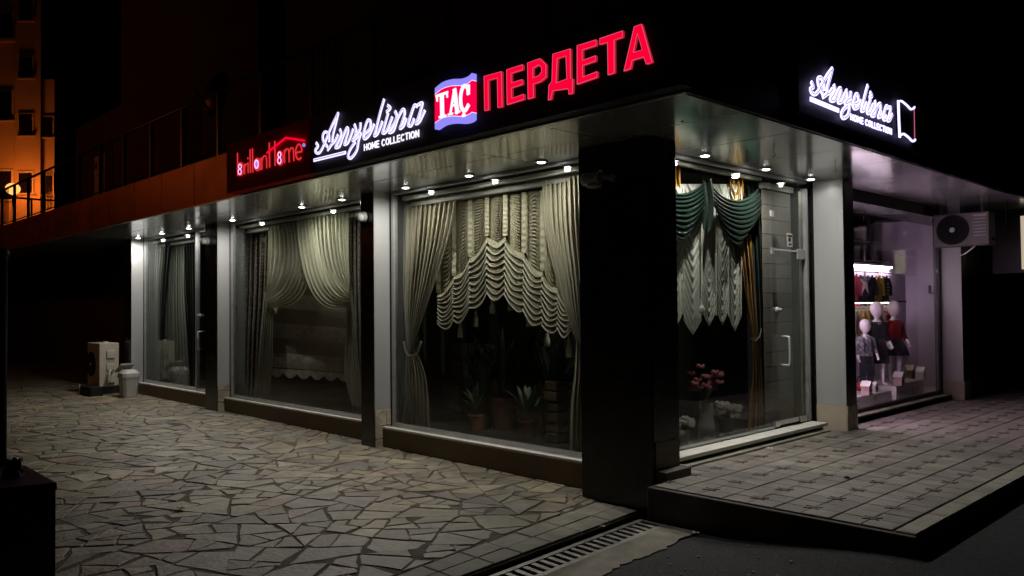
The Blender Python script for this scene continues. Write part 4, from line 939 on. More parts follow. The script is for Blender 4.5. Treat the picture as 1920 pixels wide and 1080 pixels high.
flowers('tall white vase of pink flowers in the right front window', 1325, 800, -4.32, .30, [(.07, 0), (.085, .02), (.08, .14), (.055, .28), (.068, .36)], CERAM, PINKF, .42, 22, .15, 1, 1.15)
flowers('low pot of small white flowers right of the tall vase', 1362, 805, -4.30, .30, [(.06, 0), (.075, .12), (.08, .16)], TERRA, WHITEF, .2, 22, .13, 2, 1.3)
flowers('small pot of white flowers beside the corner pillar', 1283, 820, -4.30, .30, [(.035, 0), (.05, .1), (.05, .14)], CERAM, WHITEF, .13, 10, .08, 3)
box('window_bench', (-4.9, 5.52, .222), (-4.14, 7.62, .298), INTF, B)

# ================================================================ CHILDREN'S WEAR WINDOW
box('wall', (-5.6, 13.4, .2), (-4.04, 13.5, 2.9), LILAC, B); box('wall', (-4.95, 8.66, .2), (-4.87, 13.39, 2.16), LILAC, B)
box('wall', (-7.5, 8.66, .2), (-7.4, 13.5, 2.9), INTW, B); box('floor', (-7.4, 8.75, .2), (-4.04, 13.39, .31), WHITEPL, B)
def led_and_rack():
    t = root('led_strip', 'bright pinkish white light strip over the clothes rail', 'light strip', (-4.83, 11.5, 2.17))
    box('profile', (-4.868, 8.8, 2.150), (-4.80, 12.72, 2.185), WHITEPL, t); box('tube', (-4.86, 8.8, 2.128), (-4.81, 12.72, 2.149), LEDE, t)
    t = root('led_strip', 'warm light strip under the lower shelf behind the mannequins', 'light strip', (-4.83, 11.5, 1.5))
    box('profile', (-4.868, 8.8, 1.612), (-4.66, 12.86, 1.632), BLACKPL, t); box('tube', (-4.74, 8.8, 1.598), (-4.71, 12.6, 1.611), emit('led_warm', (1, .75, .6), 14), t)
led_and_rack()
t = root('led_strip', 'upright light strip on the inner window edge behind the black pillar', 'light strip', (-4.14, 8.78, .5))
box('profile', (-4.17, 8.745, .5), (-4.11, 8.77, 2.5), WHITEPL, t); box('tube', (-4.155, 8.771, .5), (-4.125, 8.785, 2.5), LEDV, t)
t = root('clothes_rail', 'chrome clothes rail under the bright light strip', 'rail', (-4.75, 11, 2.05))
MB().tube([(-4.75, 8.8, 2.05), (-4.75, 12.8, 2.05)], .011, 8).build('rail', CHROME, t)
def garment(y, z, col, label, w_=.17, h=.38, sl=True, neck=0.0):
    m_ = fab('garment', col); t = root('garment', label, 'clothing', (-4.75, y, z - h), 'clothes hanging on the rails')
    MB().tube(smoothline([(-4.75, y, z - .03), (-4.75, y, z + .0), (-4.75, y + .015, z + .012), (-4.75, y + .02, z)], 4), .004, 5).build('hanger_hook', CHROME, t)
    mb = MB()
    out = [(-.25, 0), (-.55, .06), (-.5, .3), (-.5, 1)]
    def fn(u, v):
        hw = w_ * (.28 + .25 * min(1, v * 9) ** .5 + .04 * v); yy_ = y + lerp(-hw, hw, u)
        th = .035 * sin(pi * u) ** .5 + .008 * sin(14 * u + 9 * v)
        return (-4.75 + th, yy_, z - .045 - .03 * abs(2 * u - 1) ** 2 - v * h)
    mb.grid(fn, 14, 12)
    mb.grid(lambda u, v: (lambda p: (-4.75 - (p[0] + 4.75), p[1], p[2]))(fn(u, v)), 14, 12); mb.build('body', m_, t, smooth=True)
    if sl:
        for s_ in (-1, 1): MB().tube([(-4.75, y + s_ * w_ * .42, z - .08), (-4.75 + .02, y + s_ * w_ * .62, z - .2), (-4.75 + .025, y + s_ * w_ * .66, z - .34)], [.045, .04, .032], 8).build('sleeve', m_, t, smooth=True)
    return t
GA = [((.02, .025, .06), 'dark navy top on the upper rail beside the black pillar'), ((.4, .04, .08), 'red top on the upper rail under the bright strip'), ((.02, .02, .03), 'black jacket on the upper rail behind the white star'), ((.03, .03, .06), 'dark blue hooded top on the upper rail'),
      ((.5, .36, .04), 'yellow top on the upper rail near its right end'), ((.015, .015, .02), 'black printed top at the right end of the upper rail')]
for i, (c_, l_) in enumerate(GA):
    t = garment(10.95 + i * .265, 2.05, c_, l_, .19, .42)
    if i == 5:
        for k in range(4): box('print', (-4.708, 12.23, 1.72 + .05 * k), (-4.704, 12.32, 1.75 + .05 * k), fab('print_yellow', (.4, .36, .1)), t)
GB_ = [((.25, .03, .04), 'dark red dress on the lower rail'), ((.3, .24, .2), 'beige top on the lower rail'), ((.5, .38, .05), 'yellow top on the lower rail'), ((.05, .03, .04), 'dark top on the lower rail left of the mannequins'), ((.4, .36, .38), 'pale grey top on the lower rail'), ((.35, .05, .06), 'red patterned top on the lower rail')]
MB().tube([(-4.75, 8.8, 1.53), (-4.75, 12.6, 1.53)], .01, 8).build('rail', CHROME, bpy.data.objects['clothes_rail'])
for i, (c_, l_) in enumerate(GB_): garment(10.95 + i * .27, 1.54, c_, l_, .18, .4)
p = sx(1622, 530, -4.6)
t = root('paper_star', 'white folded paper star hanging in front of the clothes', 'decoration', (-4.6, p.y, p.z))
mb = MB(); vs = [(-4.57, p.y, p.z), (-4.63, p.y, p.z)]
for k in range(10):
    a = pi / 2 + pi * k / 5; r_ = .19 if k % 2 == 0 else .075; vs.append((-4.6, p.y + r_ * cos(a), p.z + r_ * sin(a)))
mb.add(vs, [(0, 2 + k, 2 + (k + 1) % 10) for k in range(10)] + [(1, 2 + (k + 1) % 10, 2 + k) for k in range(10)]).build('star_body', CERAM, t)
MB().tube([(-4.6, p.y, p.z + .18), (-4.6, p.y, 2.8)], .002, 4).build('thread', WHITEPL, t)
# mannequins: one skinned body each, clothes as children
def skin_body(name, joints, edges, m, par):
    me = bpy.data.meshes.new(name); me.from_pydata([Vector(j[0]) - org(par) for j in joints], edges, []); o = bpy.data.objects.new(name, me); C.objects.link(o); o.parent = par
    md = o.modifiers.new('skin', 'SKIN'); md.use_smooth_shade = True
    for i, j in enumerate(joints):
        sv = me.skin_vertices[0].data[i]; r_ = j[1]; sv.radius = r_ if hasattr(r_, '__len__') else (r_, r_); sv.use_root = (i == 0)
    o.modifiers.new('sub', 'SUBSURF').levels = 2; o.modifiers['sub'].render_levels = 2; me.materials.append(m); return o
def mannequin(label, X, Y, zf, H, face, top, skirt, kind):
    t = root('mannequin', label, 'mannequin', (X, Y, zf), 'child mannequins in the clothes shop window'); s = H / 1.15
    f = Vector((cos(face), sin(face), 0)); r = Vector((sin(face), -cos(face), 0))
    def P(a, b_, z): return Vector((X, Y, zf)) + (r * a + f * b_) * s + Vector((0, 0, z * s))
    J = [(P(0, 0, .56), (.085 * s, .065 * s)), (P(0, 0, .66), (.075 * s, .06 * s)), (P(0, .005, .78), (.085 * s, .06 * s)), (P(0, 0, .855), (.06 * s, .045 * s)), (P(0, 0, .90), .030 * s), (P(0, .0, .935), .032 * s),
         (P(0, .008, .975), (.076 * s, .08 * s)), (P(0, .008, 1.045), (.102 * s, .11 * s)), (P(0, 0, 1.115), (.082 * s, .09 * s)), (P(0, 0, 1.155), (.034 * s, .04 * s)),
         (P(.055, 0, .52), .055 * s), (P(.058, .01, .30), .038 * s), (P(.058, -.005, .19), .036 * s), (P(.06, -.01, .05), .024 * s), (P(.062, .035, .018), .022 * s), (P(.064, .10, .014), .018 * s),
         (P(-.055, 0, .52), .055 * s), (P(-.058, .03, .30), .038 * s), (P(-.058, .02, .19), .036 * s), (P(-.06, .02, .05), .024 * s), (P(-.062, .06, .018), .022 * s), (P(-.064, .125, .014), .018 * s),
         (P(.105, 0, .835), .036 * s), (P(.15, -.01, .68), .028 * s), (P(.16, .06, .545), .020 * s), (P(.16, .08, .505), .022 * s),
         (P(-.105, 0, .835), .036 * s), (P(-.15, -.01, .68), .028 * s), (P(-.145, .09, .57), .020 * s), (P(-.14, .115, .535), .022 * s)]
    E_ = [(0, 1), (1, 2), (2, 3), (3, 4), (4, 5), (5, 6), (6, 7), (7, 8), (8, 9), (0, 10), (10, 11), (11, 12), (12, 13), (13, 14), (14, 15), (0, 16), (16, 17), (17, 18), (18, 19), (19, 20), (20, 21), (3, 22), (22, 23), (23, 24), (24, 25), (3, 26), (26, 27), (27, 28), (28, 29)]
    skin_body('body', J, E_, MANNQ, t)
    for base, dr_ in ((25, 1), (29, -1)):          # five fingers per hand
        h0 = J[base][0]; dv = (J[base][0] - J[base - 1][0]).normalized()
        hm = MB()
        for k in range(4):
            off = f * (.016 - .011 * k) * s; L_ = (.042, .048, .045, .036)[k] * s
            hm.tube([h0 + off, h0 + off + dv * L_ * .5, h0 + off + dv * L_ * .85 - r * dr_ * .006 * s, h0 + off + dv * L_ - r * dr_ * .014 * s], [.0062 * s, .0058 * s, .005 * s, .0035 * s], 6)
        hm.tube([h0 + f * .016 * s - dv * .015 * s, h0 + f * .032 * s + dv * .008 * s, h0 + f * .036 * s + dv * .024 * s], [.007 * s, .006 * s, .004 * s], 6)
        hm.build('hand', MANNQ, t, smooth=True)
    def loft(name, secs, m_, n=24, wav=0., nw=9):
        mb = MB(); vs = []
        for (c_, ra, rb_) in secs:
            i_ = secs.index((c_, ra, rb_)) / (len(secs) - 1)
            vs += [c_ + (r * ra * cos(2 * pi * k / n) + f * rb_ * sin(2 * pi * k / n)) * s * (1 + wav * i_ * sin(nw * 2 * pi * k / n)) for k in range(n)]
        fs = [(j * n + k, j * n + (k + 1) % n, (j + 1) * n + (k + 1) % n, (j + 1) * n + k) for j in range(len(secs) - 1) for k in range(n)]
        return mb.add(vs, fs).build(name, m_, t, smooth=True, solid=.004)
    loft('top', [(P(0, 0, .885), .045, .04), (P(0, 0, .865), .085, .055), (P(0, .003, .80), .115, .08), (P(0, .003, .72), .108, .078), (P(0, 0, .64), .104, .078), (P(0, 0, .56), .112, .085)], top)
    for a_, b2, c_ in ((22, 23, 24), (26, 27, 28)):
        e_ = J[c_][0].lerp(J[b2][0], .25)
        MB().tube([J[a_][0] + (Vector((X, Y, J[a_][0].z)) - J[a_][0]) * .3, J[a_][0], J[b2][0], e_], [.05 * s, .047 * s, .038 * s, .031 * s], 12).build('sleeve', top, t, smooth=True)
    if kind == 'skirt': loft('skirt', [(P(0, 0, .62), .10, .08), (P(0, 0, .585), .115, .09), (P(0, .005, .50), .155, .13), (P(0, .01, .38), .19, .16)], skirt, 60, .06, 11)
    if kind == 'dress': loft('skirt', [(P(0, 0, .64), .106, .08), (P(0, 0, .52), .125, .1), (P(0, 0, .40), .15, .12), (P(0, 0, .30), .165, .13)], skirt, 48, .04, 7)
    if kind == 'trousers':
        loft('trousers', [(P(0, 0, .60), .098, .075), (P(0, 0, .53), .115, .085), (P(0, 0, .47), .112, .08)], skirt)
        for ids in ((10, 11, 12, 13), (16, 17, 18, 19)): MB().tube([J[i][0] for i in ids], [.068 * s, .056 * s, .05 * s, .045 * s], 14).build('trouser_leg', skirt, t, smooth=True)
    return t
RED_T = fab('top_red', (.3, .012, .025)); BLK = fab('cloth_black', (.012, .012, .018)); TULLE = fab('tulle_black', (.014, .02, .026)); CHECK = cloth('shirt_pattern', (.3, .29, .31), .1, scale=25, col2=(.05, .05, .07))
SF = radians(-25)
mannequin('white child mannequin in a red top and black tulle skirt', -4.40, 11.66, .50, 1.13, radians(-30), RED_T, TULLE, 'skirt')
mannequin('white child mannequin in a black knee length dress', -4.42, 11.12, .50, 1.12, radians(-35), BLK, BLK, 'dress')
t = mannequin('smallest white child mannequin in patterned shirt and black trousers', -4.42, 10.74, .45, .94, radians(-40), CHECK, BLK, 'trousers')
for s_ in (-1, 1):
    f = Vector((cos(radians(-40)), sin(radians(-40)), 0)); r = Vector((f.y, -f.x, 0)); bp_ = Vector((-4.42, 10.74, 0)); sc = .94 / 1.15
    MB().tube([bp_ + r * s_ * .055 + f * .07 + Vector((0, 0, .45 + .62 * sc)), bp_ + r * s_ * .05 + f * .078 + Vector((0, 0, .45 + .76 * sc)), bp_ + r * s_ * .045 + Vector((0, 0, .45 + .89 * sc))], .011, 6).build('brace', BLK, t)
# display blocks and little paper houses
def block(a, b_, label): 
    t = root('display_block', label, 'display block', ((a[0] + b_[0]) / 2, (a[1] + b_[1]) / 2, a[2]), 'white display blocks in the clothes shop window'); box('block_body', a, b_, WHITEPL, t, bevel=.006)
    for k in range(3):
        y = lerp(a[1], b_[1], .25 + .25 * k); box('snow_print', (b_[0] + .001, y - .04, a[2] + .05 + .02 * (k % 2)), (b_[0] + .003, y + .03, a[2] + .11), GREYPL, t)
block((-4.75, 8.9, .312), (-4.2, 11.0, .45), 'long white display block under the smallest mannequin')
block((-4.75, 11.03, .312), (-4.15, 11.45, .50), 'middle white display block under the mannequin in black')
block((-4.75, 11.48, .312), (-4.25, 12.3, .50), 'far white display block under the mannequin in red')
def paper_house(px, py, X, z, w_, h, label, m_=CERAM):
    p = sx(px, py, X); y = p.y; t = root('paper_house', label, 'ornament', (X, y, z), 'small house ornaments'); b_ = box('house_body', (X - w_ / 2, y - w_ / 2, z), (X + w_ / 2, y + w_ / 2, z + h), m_, t)
    MB().add([(X - w_ * .6, y - w_ * .6, z + h), (X + w_ * .6, y - w_ * .6, z + h), (X + w_ * .6, y + w_ * .6, z + h), (X - w_ * .6, y + w_ * .6, z + h), (X - w_ * .6, y, z + h * 1.6), (X + w_ * .6, y, z + h * 1.6)], [(0, 1, 5, 4), (2, 3, 4, 5), (0, 4, 3), (1, 2, 5), (0, 3, 2, 1)]).build('roof', CERAM, t)
    for s_ in (-.2, .2): box('window', (X + w_ / 2 + .001, y + s_ * w_ - .012, z + h * .4), (X + w_ / 2 + .003, y + s_ * w_ + .012, z + h * .65), BLACKPL, t)
PINKH = mat('house_pink', (.4, .25, .27), .6)
paper_house(1625, 725, -4.22, .452, .10, .11, 'pink house ornament with white roof under the smallest mannequin', PINKH); paper_house(1638, 722, -4.3, .452, .08, .08, 'small white house ornament beside the pink house')
paper_house(1686, 718, -4.19, .502, .10, .11, 'pinkish house ornament in front of the red topped mannequin', PINKH); paper_house(1687, 703, -4.4, .502, .09, .09, 'white house ornament behind the red topped mannequin')
paper_house(1706, 700, -4.45, .502, .1, .12, 'brown house ornament at the far end of the white blocks', mat('house_tan', (.35, .22, .12), .7)); paper_house(1727, 712, -4.3, .502, .10, .11, 'grey house ornament nearest the right end of the window', GREYPL)
t = root('toy_tree', 'small cone shaped white tree near the right end of the window', 'ornament', (-4.45, 12.15, .5)); MB().lathe((-4.45, 12.15, .5), [(.01, 0), (.01, .04), (.05, .04), (.035, .1), (.038, .1), (.02, .17), (.002, .24)], 12).build('cone', GREYPL, t)
p = sx(1610, 700, -4.5)
t = root('red_bag', 'red bag lying on the white block at the left end of the window', 'bag', (-4.5, p.y, .452)); MB().ball((-4.5, p.y, .51), (.1, .13, .06), 14, 8).build('bag_body', fab('bag_red', (.4, .03, .04)), t, smooth=True); MB().tube(smoothline([(-4.5, p.y - .08, .56), (-4.5, p.y, .64), (-4.5, p.y + .08, .56)], 5), .008, 6).build('handle', BLK, t)
# stock boxes and shelves up in the dark
t = root('storage_shelf', 'dim high shelf with frames above the clothes rail', 'shelf', (-5.4, 11, 2.2))
box('board', (-5.7, 9, 2.22), (-4.9, 12.85, 2.24), GREYPL, t); box('board', (-5.7, 9, 2.52), (-5.0, 12.85, 2.535), GREYPL, t)
for y in (9.8, 11.2, 12.4): box('upright', (-5.05, y, 2.24), (-5.0, y + .04, 2.9), DARKMET, t)
for i, (y, z, w_, h, l_) in enumerate(((10.9, 2.24, .5, .25, 'pale storage box on the high shelf, lower left'), (11.75, 2.24, .45, .22, 'pale storage box on the high shelf, lower middle'), (11.3, 2.537, .55, .2, 'pale storage box on the high shelf, upper row'), (12.4, 2.537, .32, .22, 'small pale storage box at the right end of the high shelf'))):
    t = root('storage_box', l_, 'box', (-5.2, y, z), 'boxes on the high shelf'); box('carton', (-5.5, y, z), (-5.08, y + w_, z + h), CREAMPL, t, bevel=.005); box('lid', (-5.505, y - .005, z + h - .05), (-5.075, y + w_ + .005, z + h + .005), WHITEPL, t)
t = root('alarm_handle', 'small black window latch on the lilac wall', 'latch', (-4.5, 13.38, 1.8)); box('plate', (-4.52, 13.37, 1.74), (-4.49, 13.399, 1.87), BLACKPL, t); MB().tube([(-4.505, 13.365, 1.75), (-4.44, 13.36, 1.74)], .008, 6).build('lever', BLACKPL, t)

# ================================================================ AIR CONDITIONERS, BIN, CAMERAS
def ac_unit(label, x0, x1, y, z0, z1, dep, name='air_conditioner', CREAMPL=CREAMPL):
    t = root(name, label, 'air conditioner', ((x0 + x1) / 2, y + dep / 2, z0)); box('casing', (x0, y, z0), (x1, y + dep, z1), CREAMPL, t, bevel=.012)
    wdt = x1 - x0; h = z1 - z0; cx = x0 + wdt * .35; cz = (z0 + z1) / 2; rad = min(h * .44, wdt * .32)
    MB().lathe((cx, y - .002, cz), [(rad, 0), (rad * 1.04, .0), (rad * 1.04, .012), (rad, .016)], 40, (0, -1, 0)).build('fan_shroud', BLACKPL, t)
    MB().lathe((cx, y - .004, cz), [(.001, 0), (rad, 0), (rad, .002), (.001, .002)], 40, (0, -1, 0)).build('fan_cavity', BLACKPL, t)
    g = MB()
    for k in range(1, 7): g.tube([(cx + rad * k / 7 * cos(2 * pi * i / 28), y - .016, cz + rad * k / 7 * sin(2 * pi * i / 28)) for i in range(29)], .0035, 4, False)
    for k in range(8): a = pi * k / 8; g.tube([(cx - rad * cos(a), y - .018, cz - rad * sin(a)), (cx + rad * cos(a), y - .018, cz + rad * sin(a))], .0035, 4)
    g.build('fan_guard', BLACKPL, t)
    MB().lathe((cx, y - .018, cz), [(.001, .012), (.03, .008), (.036, 0)], 14, (0, -1, 0)).build('hub_badge', WHITEPL, t)
    for k in range(3):
        a = 2 * pi * k / 3; MB().add([(cx + .03 * cos(a), y - .006, cz + .03 * sin(a)), (cx + rad * .9 * cos(a - .4), y - .012, cz + rad * .9 * sin(a - .4)), (cx + rad * .92 * cos(a + .4), y - .007, cz + rad * .92 * sin(a + .4))], [(0, 1, 2)]).build('fan_blade', DARKMET, t)
    xr = x0 + wdt * .72
    for k in range(6): box('louvre', (xr, y - .006, z1 - h * (.22 + .1 * k)), (x1 - .04, y - .001, z1 - h * (.22 + .1 * k) + .012), GREYPL, t)
    box('badge_plate', (xr, y - .004, z1 - h * .13), (x1 - .03, y - .001, z1 - h * .07), GREYPL, t)
    return t
t = ac_unit('cream outdoor air conditioner hung under the canopy by the children\'s window', -3.93, -3.25, 11.88, 2.36, 2.80, .27, CREAMPL=mat('grey_casing', (.17, .155, .15), .6, var=.15))
for x in (-3.85, -3.35): box('bracket', (x, 11.9, 2.801), (x + .03, 12.1, ZS), DARKMET, t)
MB().tube(smoothline([(-3.26, 12.0, 2.45), (-3.18, 12.02, 2.42), (-3.12, 12.05, 2.5), (-3.1, 12.1, 2.75), (-3.1, 12.1, 2.92)], 5), .015, 6).build('pipe', BLACKPL, t, smooth=True)
MB().tube(smoothline([(-3.45, 12.0, 2.36), (-3.6, 12.1, 2.27), (-3.7, 12.2, 2.25)], 5), .008, 6).build('hose', WHITEPL, t, smooth=True)
gz = .065
p = sz(190, 745, gz)
t = ac_unit('cream floor standing air conditioner with dark front beside the far left pillar', -16.62, -15.93, 4.86, .2, 1.0, .34)
for nm_ in ('casing',): pass
xe = -15.93
for k, (za, zb_, dp) in enumerate(((.72, .86, .035), (.50, .62, .03), (.27, .42, .05))): box('valve_cover', (xe + .001, 4.98, za), (xe + dp, 5.12, zb_), CREAMPL, t, bevel=.008)
MB().tube(smoothline([(xe + .02, 5.05, .4), (xe + .12, 5.03, .5), (xe + .18, 4.98, .48), (xe + .2, 4.96, .3)], 5), .02, 8).build('pipe', CREAMPL, t, smooth=True)
for x in (-16.6, -16.0): box('foot', (x, 4.84, gz), (x + .06, 5.22, .199), DARKMET, t)
MB().ball((xe - .12, 5.0, 1.005), (.08, .06, .025), 10, 6).build('cap', CREAMPL, t)
t = root('white_frame', 'low black crate with one white edge at the foot of the air conditioner', 'crate', (-16.2, 4.7, gz))
box('crate_body', (-16.25, 4.62, gz), (-15.62, 4.83, gz + .16), BLACKPL, t, bevel=.006); box('edge_strip', (-16.255, 4.61, gz), (-16.22, 4.619, gz + .19), WHITEPL, t)
bx, by = -15.12, 5.10
t = root('litter_bin', 'grey swing lid plastic bin with open lid at the far left pillar', 'bin', (bx, by, gz))
def rr(w_, z): return [(bx + w_ * c_, by + w_ * .85 * s_, z) for c_, s_ in ((-1, -.7), (-.7, -1), (.7, -1), (1, -.7), (1, .7), (.7, 1), (-.7, 1), (-1, .7))]
def loft8(secs, name, m_, par):
    mb = MB(); vs = [v for s_ in secs for v in s_]; fs = [(j * 8 + k, j * 8 + (k + 1) % 8, j * 8 + 8 + (k + 1) % 8, j * 8 + 8 + k) for j in range(len(secs) - 1) for k in range(8)]
    fs += [tuple(reversed(range(8))), tuple(range(8 * (len(secs) - 1), 8 * len(secs)))]; return mb.add(vs, fs).build(name, m_, par)
loft8([rr(.13, gz), rr(.165, gz + .34), rr(.18, gz + .345), rr(.18, gz + .375)], 'bin_body', GREYPL, t)
loft8([rr(.175, gz + .378), rr(.17, gz + .42), rr(.11, gz + .48)], 'bin_hood', GREYPL, t)
MB().add([(bx - .36, by - .12, gz + .42), (bx - .36, by + .12, gz + .42), (bx - .05, by + .12, gz + .57), (bx - .05, by - .12, gz + .57), (bx - .36, by - .12, gz + .44), (bx - .36, by + .12, gz + .44), (bx - .05, by + .12, gz + .59), (bx - .05, by - .12, gz + .59)], [(0, 1, 2, 3), (4, 7, 6, 5), (0, 4, 5, 1), (1, 5, 6, 2), (2, 6, 7, 3), (3, 7, 4, 0)]).build('lid', GREYPL, t)
def seccam(label, px, py, Y, dirv=(0, -1, 0), kind='dome'):
    p = sy(px, py, Y); t = root('security_camera', label, 'camera', (p.x, Y, p.z))
    if kind == 'dome':
        MB().lathe((p.x, Y, p.z), [(.055, 0), (.06, .015), (.058, .05), (.045, .075)], 18, dirv).build('mount', GREYPL, t, smooth=True); MB().ball((p.x + .02, Y - .085, p.z - .01), (.045, .05, .048), 14, 9).build('dome', WHITEPL, t, smooth=True)
    else:
        MB().tube([(p.x - .07, Y - .10, p.z), (p.x + .07, Y - .10, p.z)], .05, 16).build('camera_body', GREYPL, t); MB().lathe((p.x - .072, Y - .10, p.z), [(.048, 0), (.052, .02), (.05, .035)], 16, (-1, 0, 0)).build('lens_hood', WHITEPL, t)
        MB().tube([(p.x + .03, Y - .10, p.z), (p.x + .12, Y - .02, p.z)], .016, 8).build('arm', GREYPL, t); MB().lathe((p.x + .12, Y, p.z), [(.035, 0), (.03, .02)], 12, dirv).build('mount', GREYPL, t)
        MB().ball((p.x, Y - .10, p.z - .06), (.075, .05, .022), 12, 7).build('visor', GREYPL, t)
seccam('small white dome camera on the pillar between ivory sheers and tiered blind', 685, 407, 5.25)
seccam('small white dome camera on the pillar beside the far glass door', 391, 452, 5.33)
seccam('grey bullet camera on the dark corner pillar', 1128, 337, 5.14, kind='bullet')
p = sy(1217, 215, 5.14)
t = root('wall_sensor', 'small dark motion sensor high on the corner pillar', 'sensor', (p.x, 5.14, p.z)); MB().lathe((p.x, 5.139, p.z), [(.05, 0), (.05, .02), (.035, .07), (.02, .08)], 4, (0, -1, 0)).build('sensor_body', BLACKPL, t); MB().ball((p.x, 5.07, p.z - .05), .03, 10, 6).build('sensor_lens', DARKMET, t)
p = sy(1272, 190, 4.9)
t = root('soffit_speaker', 'dark round loudspeaker under the canopy corner', 'speaker', (p.x, 4.9, ZS - .12)); MB().lathe((p.x, 4.9, p.z), [(.02, -.05), (.075, -.03), (.08, .03), (.06, .06)], 20, (-.2, -.9, -.4)).build('horn', BLACKPL, t, smooth=True); MB().tube([(p.x, 4.9, p.z), (p.x, 4.95, ZS - .001)], .015, 8).build('stem', BLACKPL, t)
for i, (px, py) in enumerate(((1451, 281), (1566, 310))):
    p = sz(px, py, ZS); t = root('soffit_hook', 'small metal hook in the soffit %s' % ('nearer the corner' if i == 0 else 'above the door pillar'), 'hook', (p.x, p.y, ZS)); MB().tube(smoothline([(p.x, p.y, ZS), (p.x, p.y, ZS - .03), (p.x + .015, p.y, ZS - .045), (p.x, p.y, ZS - .06), (p.x - .015, p.y, ZS - .045)], 4), .003, 5).build('wire', DARKMET, t)
# glare of a lit panel further along the right front
p = sx(1915, 455, -3.2)
t = root('light_box', 'bright vertical light panel at the right edge under the canopy', 'light', (-3.2, p.y, 1.9)); a = sx(1914, 405, -3.2); b_ = sx(1919, 505, -3.2)
box('housing', (-3.69, a.y + .03, b_.z - .05), (-3.0, a.y + .12, a.z + .1), DARKMET, t); box('diffuser', (sy(1914, 440, a.y).x, a.y, b_.z), (sy(1938, 440, a.y).x, a.y + .028, a.z), GLARE, t)

# small litter
p = sz(1588, 897, .25); t = root('bottle_cap', 'black bottle cap lying on the raised pavement', 'cap', (p.x, p.y, .251)); MB().lathe((p.x, p.y, .2535), [(.001, 0), (.02, 0), (.021, .008), (.017, .012), (.001, .012)], 14).build('cap_body', BLACKPL, t)
for i, (px, py, z, l_, r_) in enumerate(((1303, 1001, .0, 'small white paper scrap beside the concrete apron', .03), (1443, 842, .25, 'white paper scrap by the door step', .025), (1130, 989, .0, 'pale twisted scrap on the edge of the drain slabs', .02), (340, 955, .02, 'dry leaf lying on the crazy paving', .035))):
    p = sz(px, py, z); t = root('litter', l_, 'litter', (p.x, p.y, z)); Rq = random.Random(i)
    MB().grid(lambda u, v: (p.x + (u - .5) * r_ * 2, p.y + (v - .5) * r_ * 1.3, z + .006 + .012 * abs(sin(5 * u + i)) * abs(cos(4 * v))), 5, 4).build('scrap', SILL if i < 3 else TERRA, t, solid=.002)
# ================================================================ FOREGROUND PEDESTAL AND POST
A0 = sz(107, 905, .7); A1 = sz(47, 872, .7); A2 = sz(-10, 917, .7); A3 = A1 + (A2 - A0)
t = root('pedestal', 'black square pedestal with stone top at the lower left edge', 'pedestal', (A0.x, A0.y, 0))
def shrink(q, k): c_ = sum((Vector(p) for p in q), Vector()) / 4; return [tuple(c_ + (Vector(p) - c_) * k) for p in q]
qd = [tuple(A0), tuple(A1), tuple(A3), tuple(A2)]
if sum(qd[i][0] * qd[(i + 1) % 4][1] - qd[(i + 1) % 4][0] * qd[i][1] for i in range(4)) < 0: qd.reverse()
MB().prism(shrink(qd, .97), -.05, .66).build('shaft', BLACKST, t); MB().prism(qd, .661, .70, .006).build('top_slab', BLACKST, t)
p = sz(26, 893, .7)
t = root('paper_bag', 'crumpled pale paper bag on the black pedestal', 'bag', p); Rq = random.Random(4)
def bagf(u, v): a = 2 * pi * u; r_ = (.055 + .012 * sin(3 * a) + .008 * sin(7 * a + 5 * v)) * (1 - .25 * v); return (p.x + r_ * cos(a), p.y + r_ * .8 * sin(a), .702 + .085 * v + .012 * sin(5 * a) * v)
MB().grid(bagf, 24, 8).build('bag_body', mat('paper', (.09, .075, .075), .9), t)
q = ray(5, 700); d = 5.9; pp = CAM + q * (d / q.length)
t = root('metal_post', 'thin black metal post behind the pedestal at the left edge', 'post', (pp.x, pp.y, 0)); MB().tube([(pp.x, pp.y, 0), (pp.x, pp.y, 1.95)], .024, 12).build('tube', BLACKPL, t, smooth=True); MB().lathe((pp.x, pp.y, sz(5, 825, 0).z + .60), [(.03, 0), (.036, .02), (.036, .06), (.03, .08)], 14).build('collar', DARKMET, t); MB().ball((pp.x, pp.y, 1.96), .035, 12, 8).build('cap', DARKMET, t)

# ================================================================ FAR APARTMENT BLOCK AND STREET LAMPS
D = 40.
def far(px, py, d=D): return CAM + ray(px, py) * d
U, Vv, W_ = RR[0].copy(), Vector((0, 0, 1)), RR[2].copy(); U.z = 0; U.normalize(); W_ = ray(70, 250); W_.z = 0; W_.normalize()
def fbox(name, px0, py0, px1, py1, d0, d1, m, par, bevel=0.):
    z0, z1 = sorted((far(px0, py0, d0).z, far(px0, py1, d0).z)); a = far(px0, 250, d0); b_ = far(px1, 250, d0); wdt = (b_ - a).dot(U); a = Vector((a.x, a.y, 0)); dp = d1 - d0
    c_ = [a, a + U * wdt, a + U * wdt + W_ * dp, a + W_ * dp]; vs = [(p.x, p.y, z0) for p in c_] + [(p.x, p.y, z1) for p in c_]
    return MB().add(vs, [(0, 3, 2, 1), (4, 5, 6, 7), (0, 1, 5, 4), (1, 2, 6, 5), (2, 3, 7, 6), (3, 0, 4, 7)]).build(name, m, par)
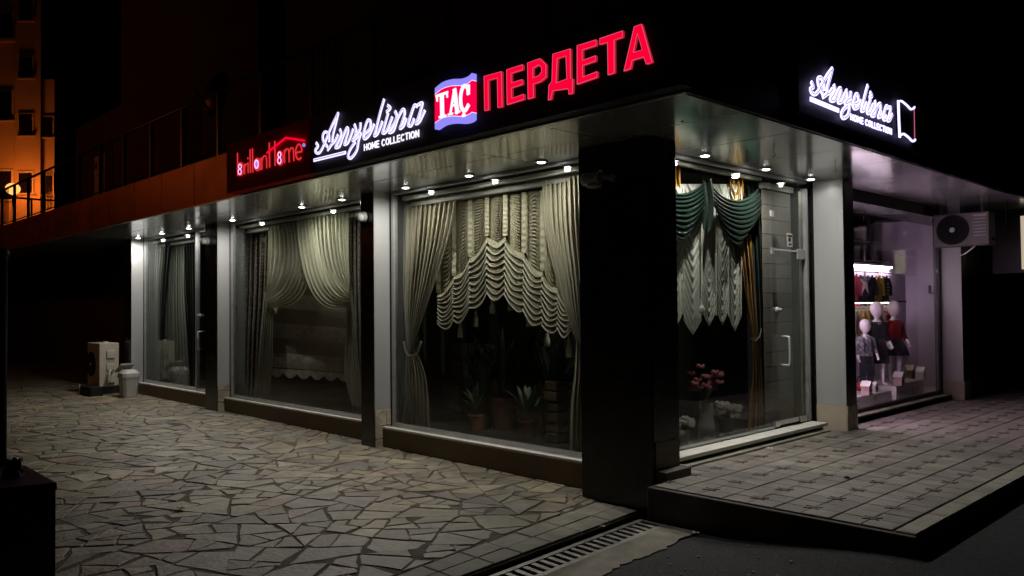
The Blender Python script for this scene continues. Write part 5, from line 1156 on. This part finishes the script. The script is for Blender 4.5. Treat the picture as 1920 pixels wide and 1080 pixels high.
ab = root('apartment_block', 'tall cream apartment block lit orange by the street lamp at the far left', 'building', far(40, 620))
fbox('wall', -160, -900, 76, 640, 40, 50, BLOCKW, ab); fbox('wall', 76.3, 148, 102, 640, 40.3, 50, BLOCKW, ab); fbox('wall', -140, -900, 27, 640, 39.85, 39.98, BLOCKW, ab)
def fwin(a, b_, c_, d_, dd=39.97):
    wn = fbox('window', a, b_, c_, d_, dd - .06, dd - .005, WFRAME, ab)
    fbox('pane', a + 1.2, b_ + 4, c_ - 3.5, d_ - 1, dd - .1, dd - .061, WINDARK, wn); fbox('sill', a - 2, d_ + .2, c_ + 2, d_ + 2, dd - .2, dd - .003, BLOCKW, wn)
for k in range(-3, 4): fwin(34, 103 + 109 * k, 63, 145 + 109 * k)
for k in range(0, 3): fwin(76.5, 217 + 109 * k, 101, 257 + 109 * k, 40.27)
for k in range(-2, 3): fwin(-6, 18 + 150 * k, 25, 75 + 150 * k, 39.83)
fbox('ledge', -140, 71, 28, 76, 39.6, 39.83, BLOCKW, ab)
def street_lamp(base, h, label, rad, energy, arm=None):
    t = root('street_lamp', label, 'street lamp', base, 'globe street lamps'); x, y, z = base
    MB().tube([(x, y, z), (x, y, z + .4), (x, y, z + h - rad)], [.09, .05, .04], 12).build('pole', DARKMET, t, smooth=True); MB().lathe((x, y, z + h - rad * 1.35), [(.05, 0), (rad * .6, .05), (rad * .62, .09)], 16).build('collar', DARKMET, t)
    MB().ball((x, y, z + h), (rad, rad, rad * .85), 20, 12).build('globe', LAMPE, t, smooth=True)
    ld = bpy.data.lights.new('lamp_light', 'POINT'); ld.energy = energy; ld.color = (1, .19, .022); ld.shadow_soft_size = rad * 1.15; lo = bpy.data.objects.new('lamp_light', ld); C.objects.link(lo); lo.parent = t; lo.location = (0, 0, h)
g1 = far(24, 354, 38.2)
street_lamp((g1.x, g1.y, 0), g1.z, 'glowing orange globe lamp at the far left end of the terrace railing', .32, 760)
street_lamp((-19.5, -.8, 0), 5.1, 'orange globe lamp on the street side opposite the copper fascia', .25, 210)
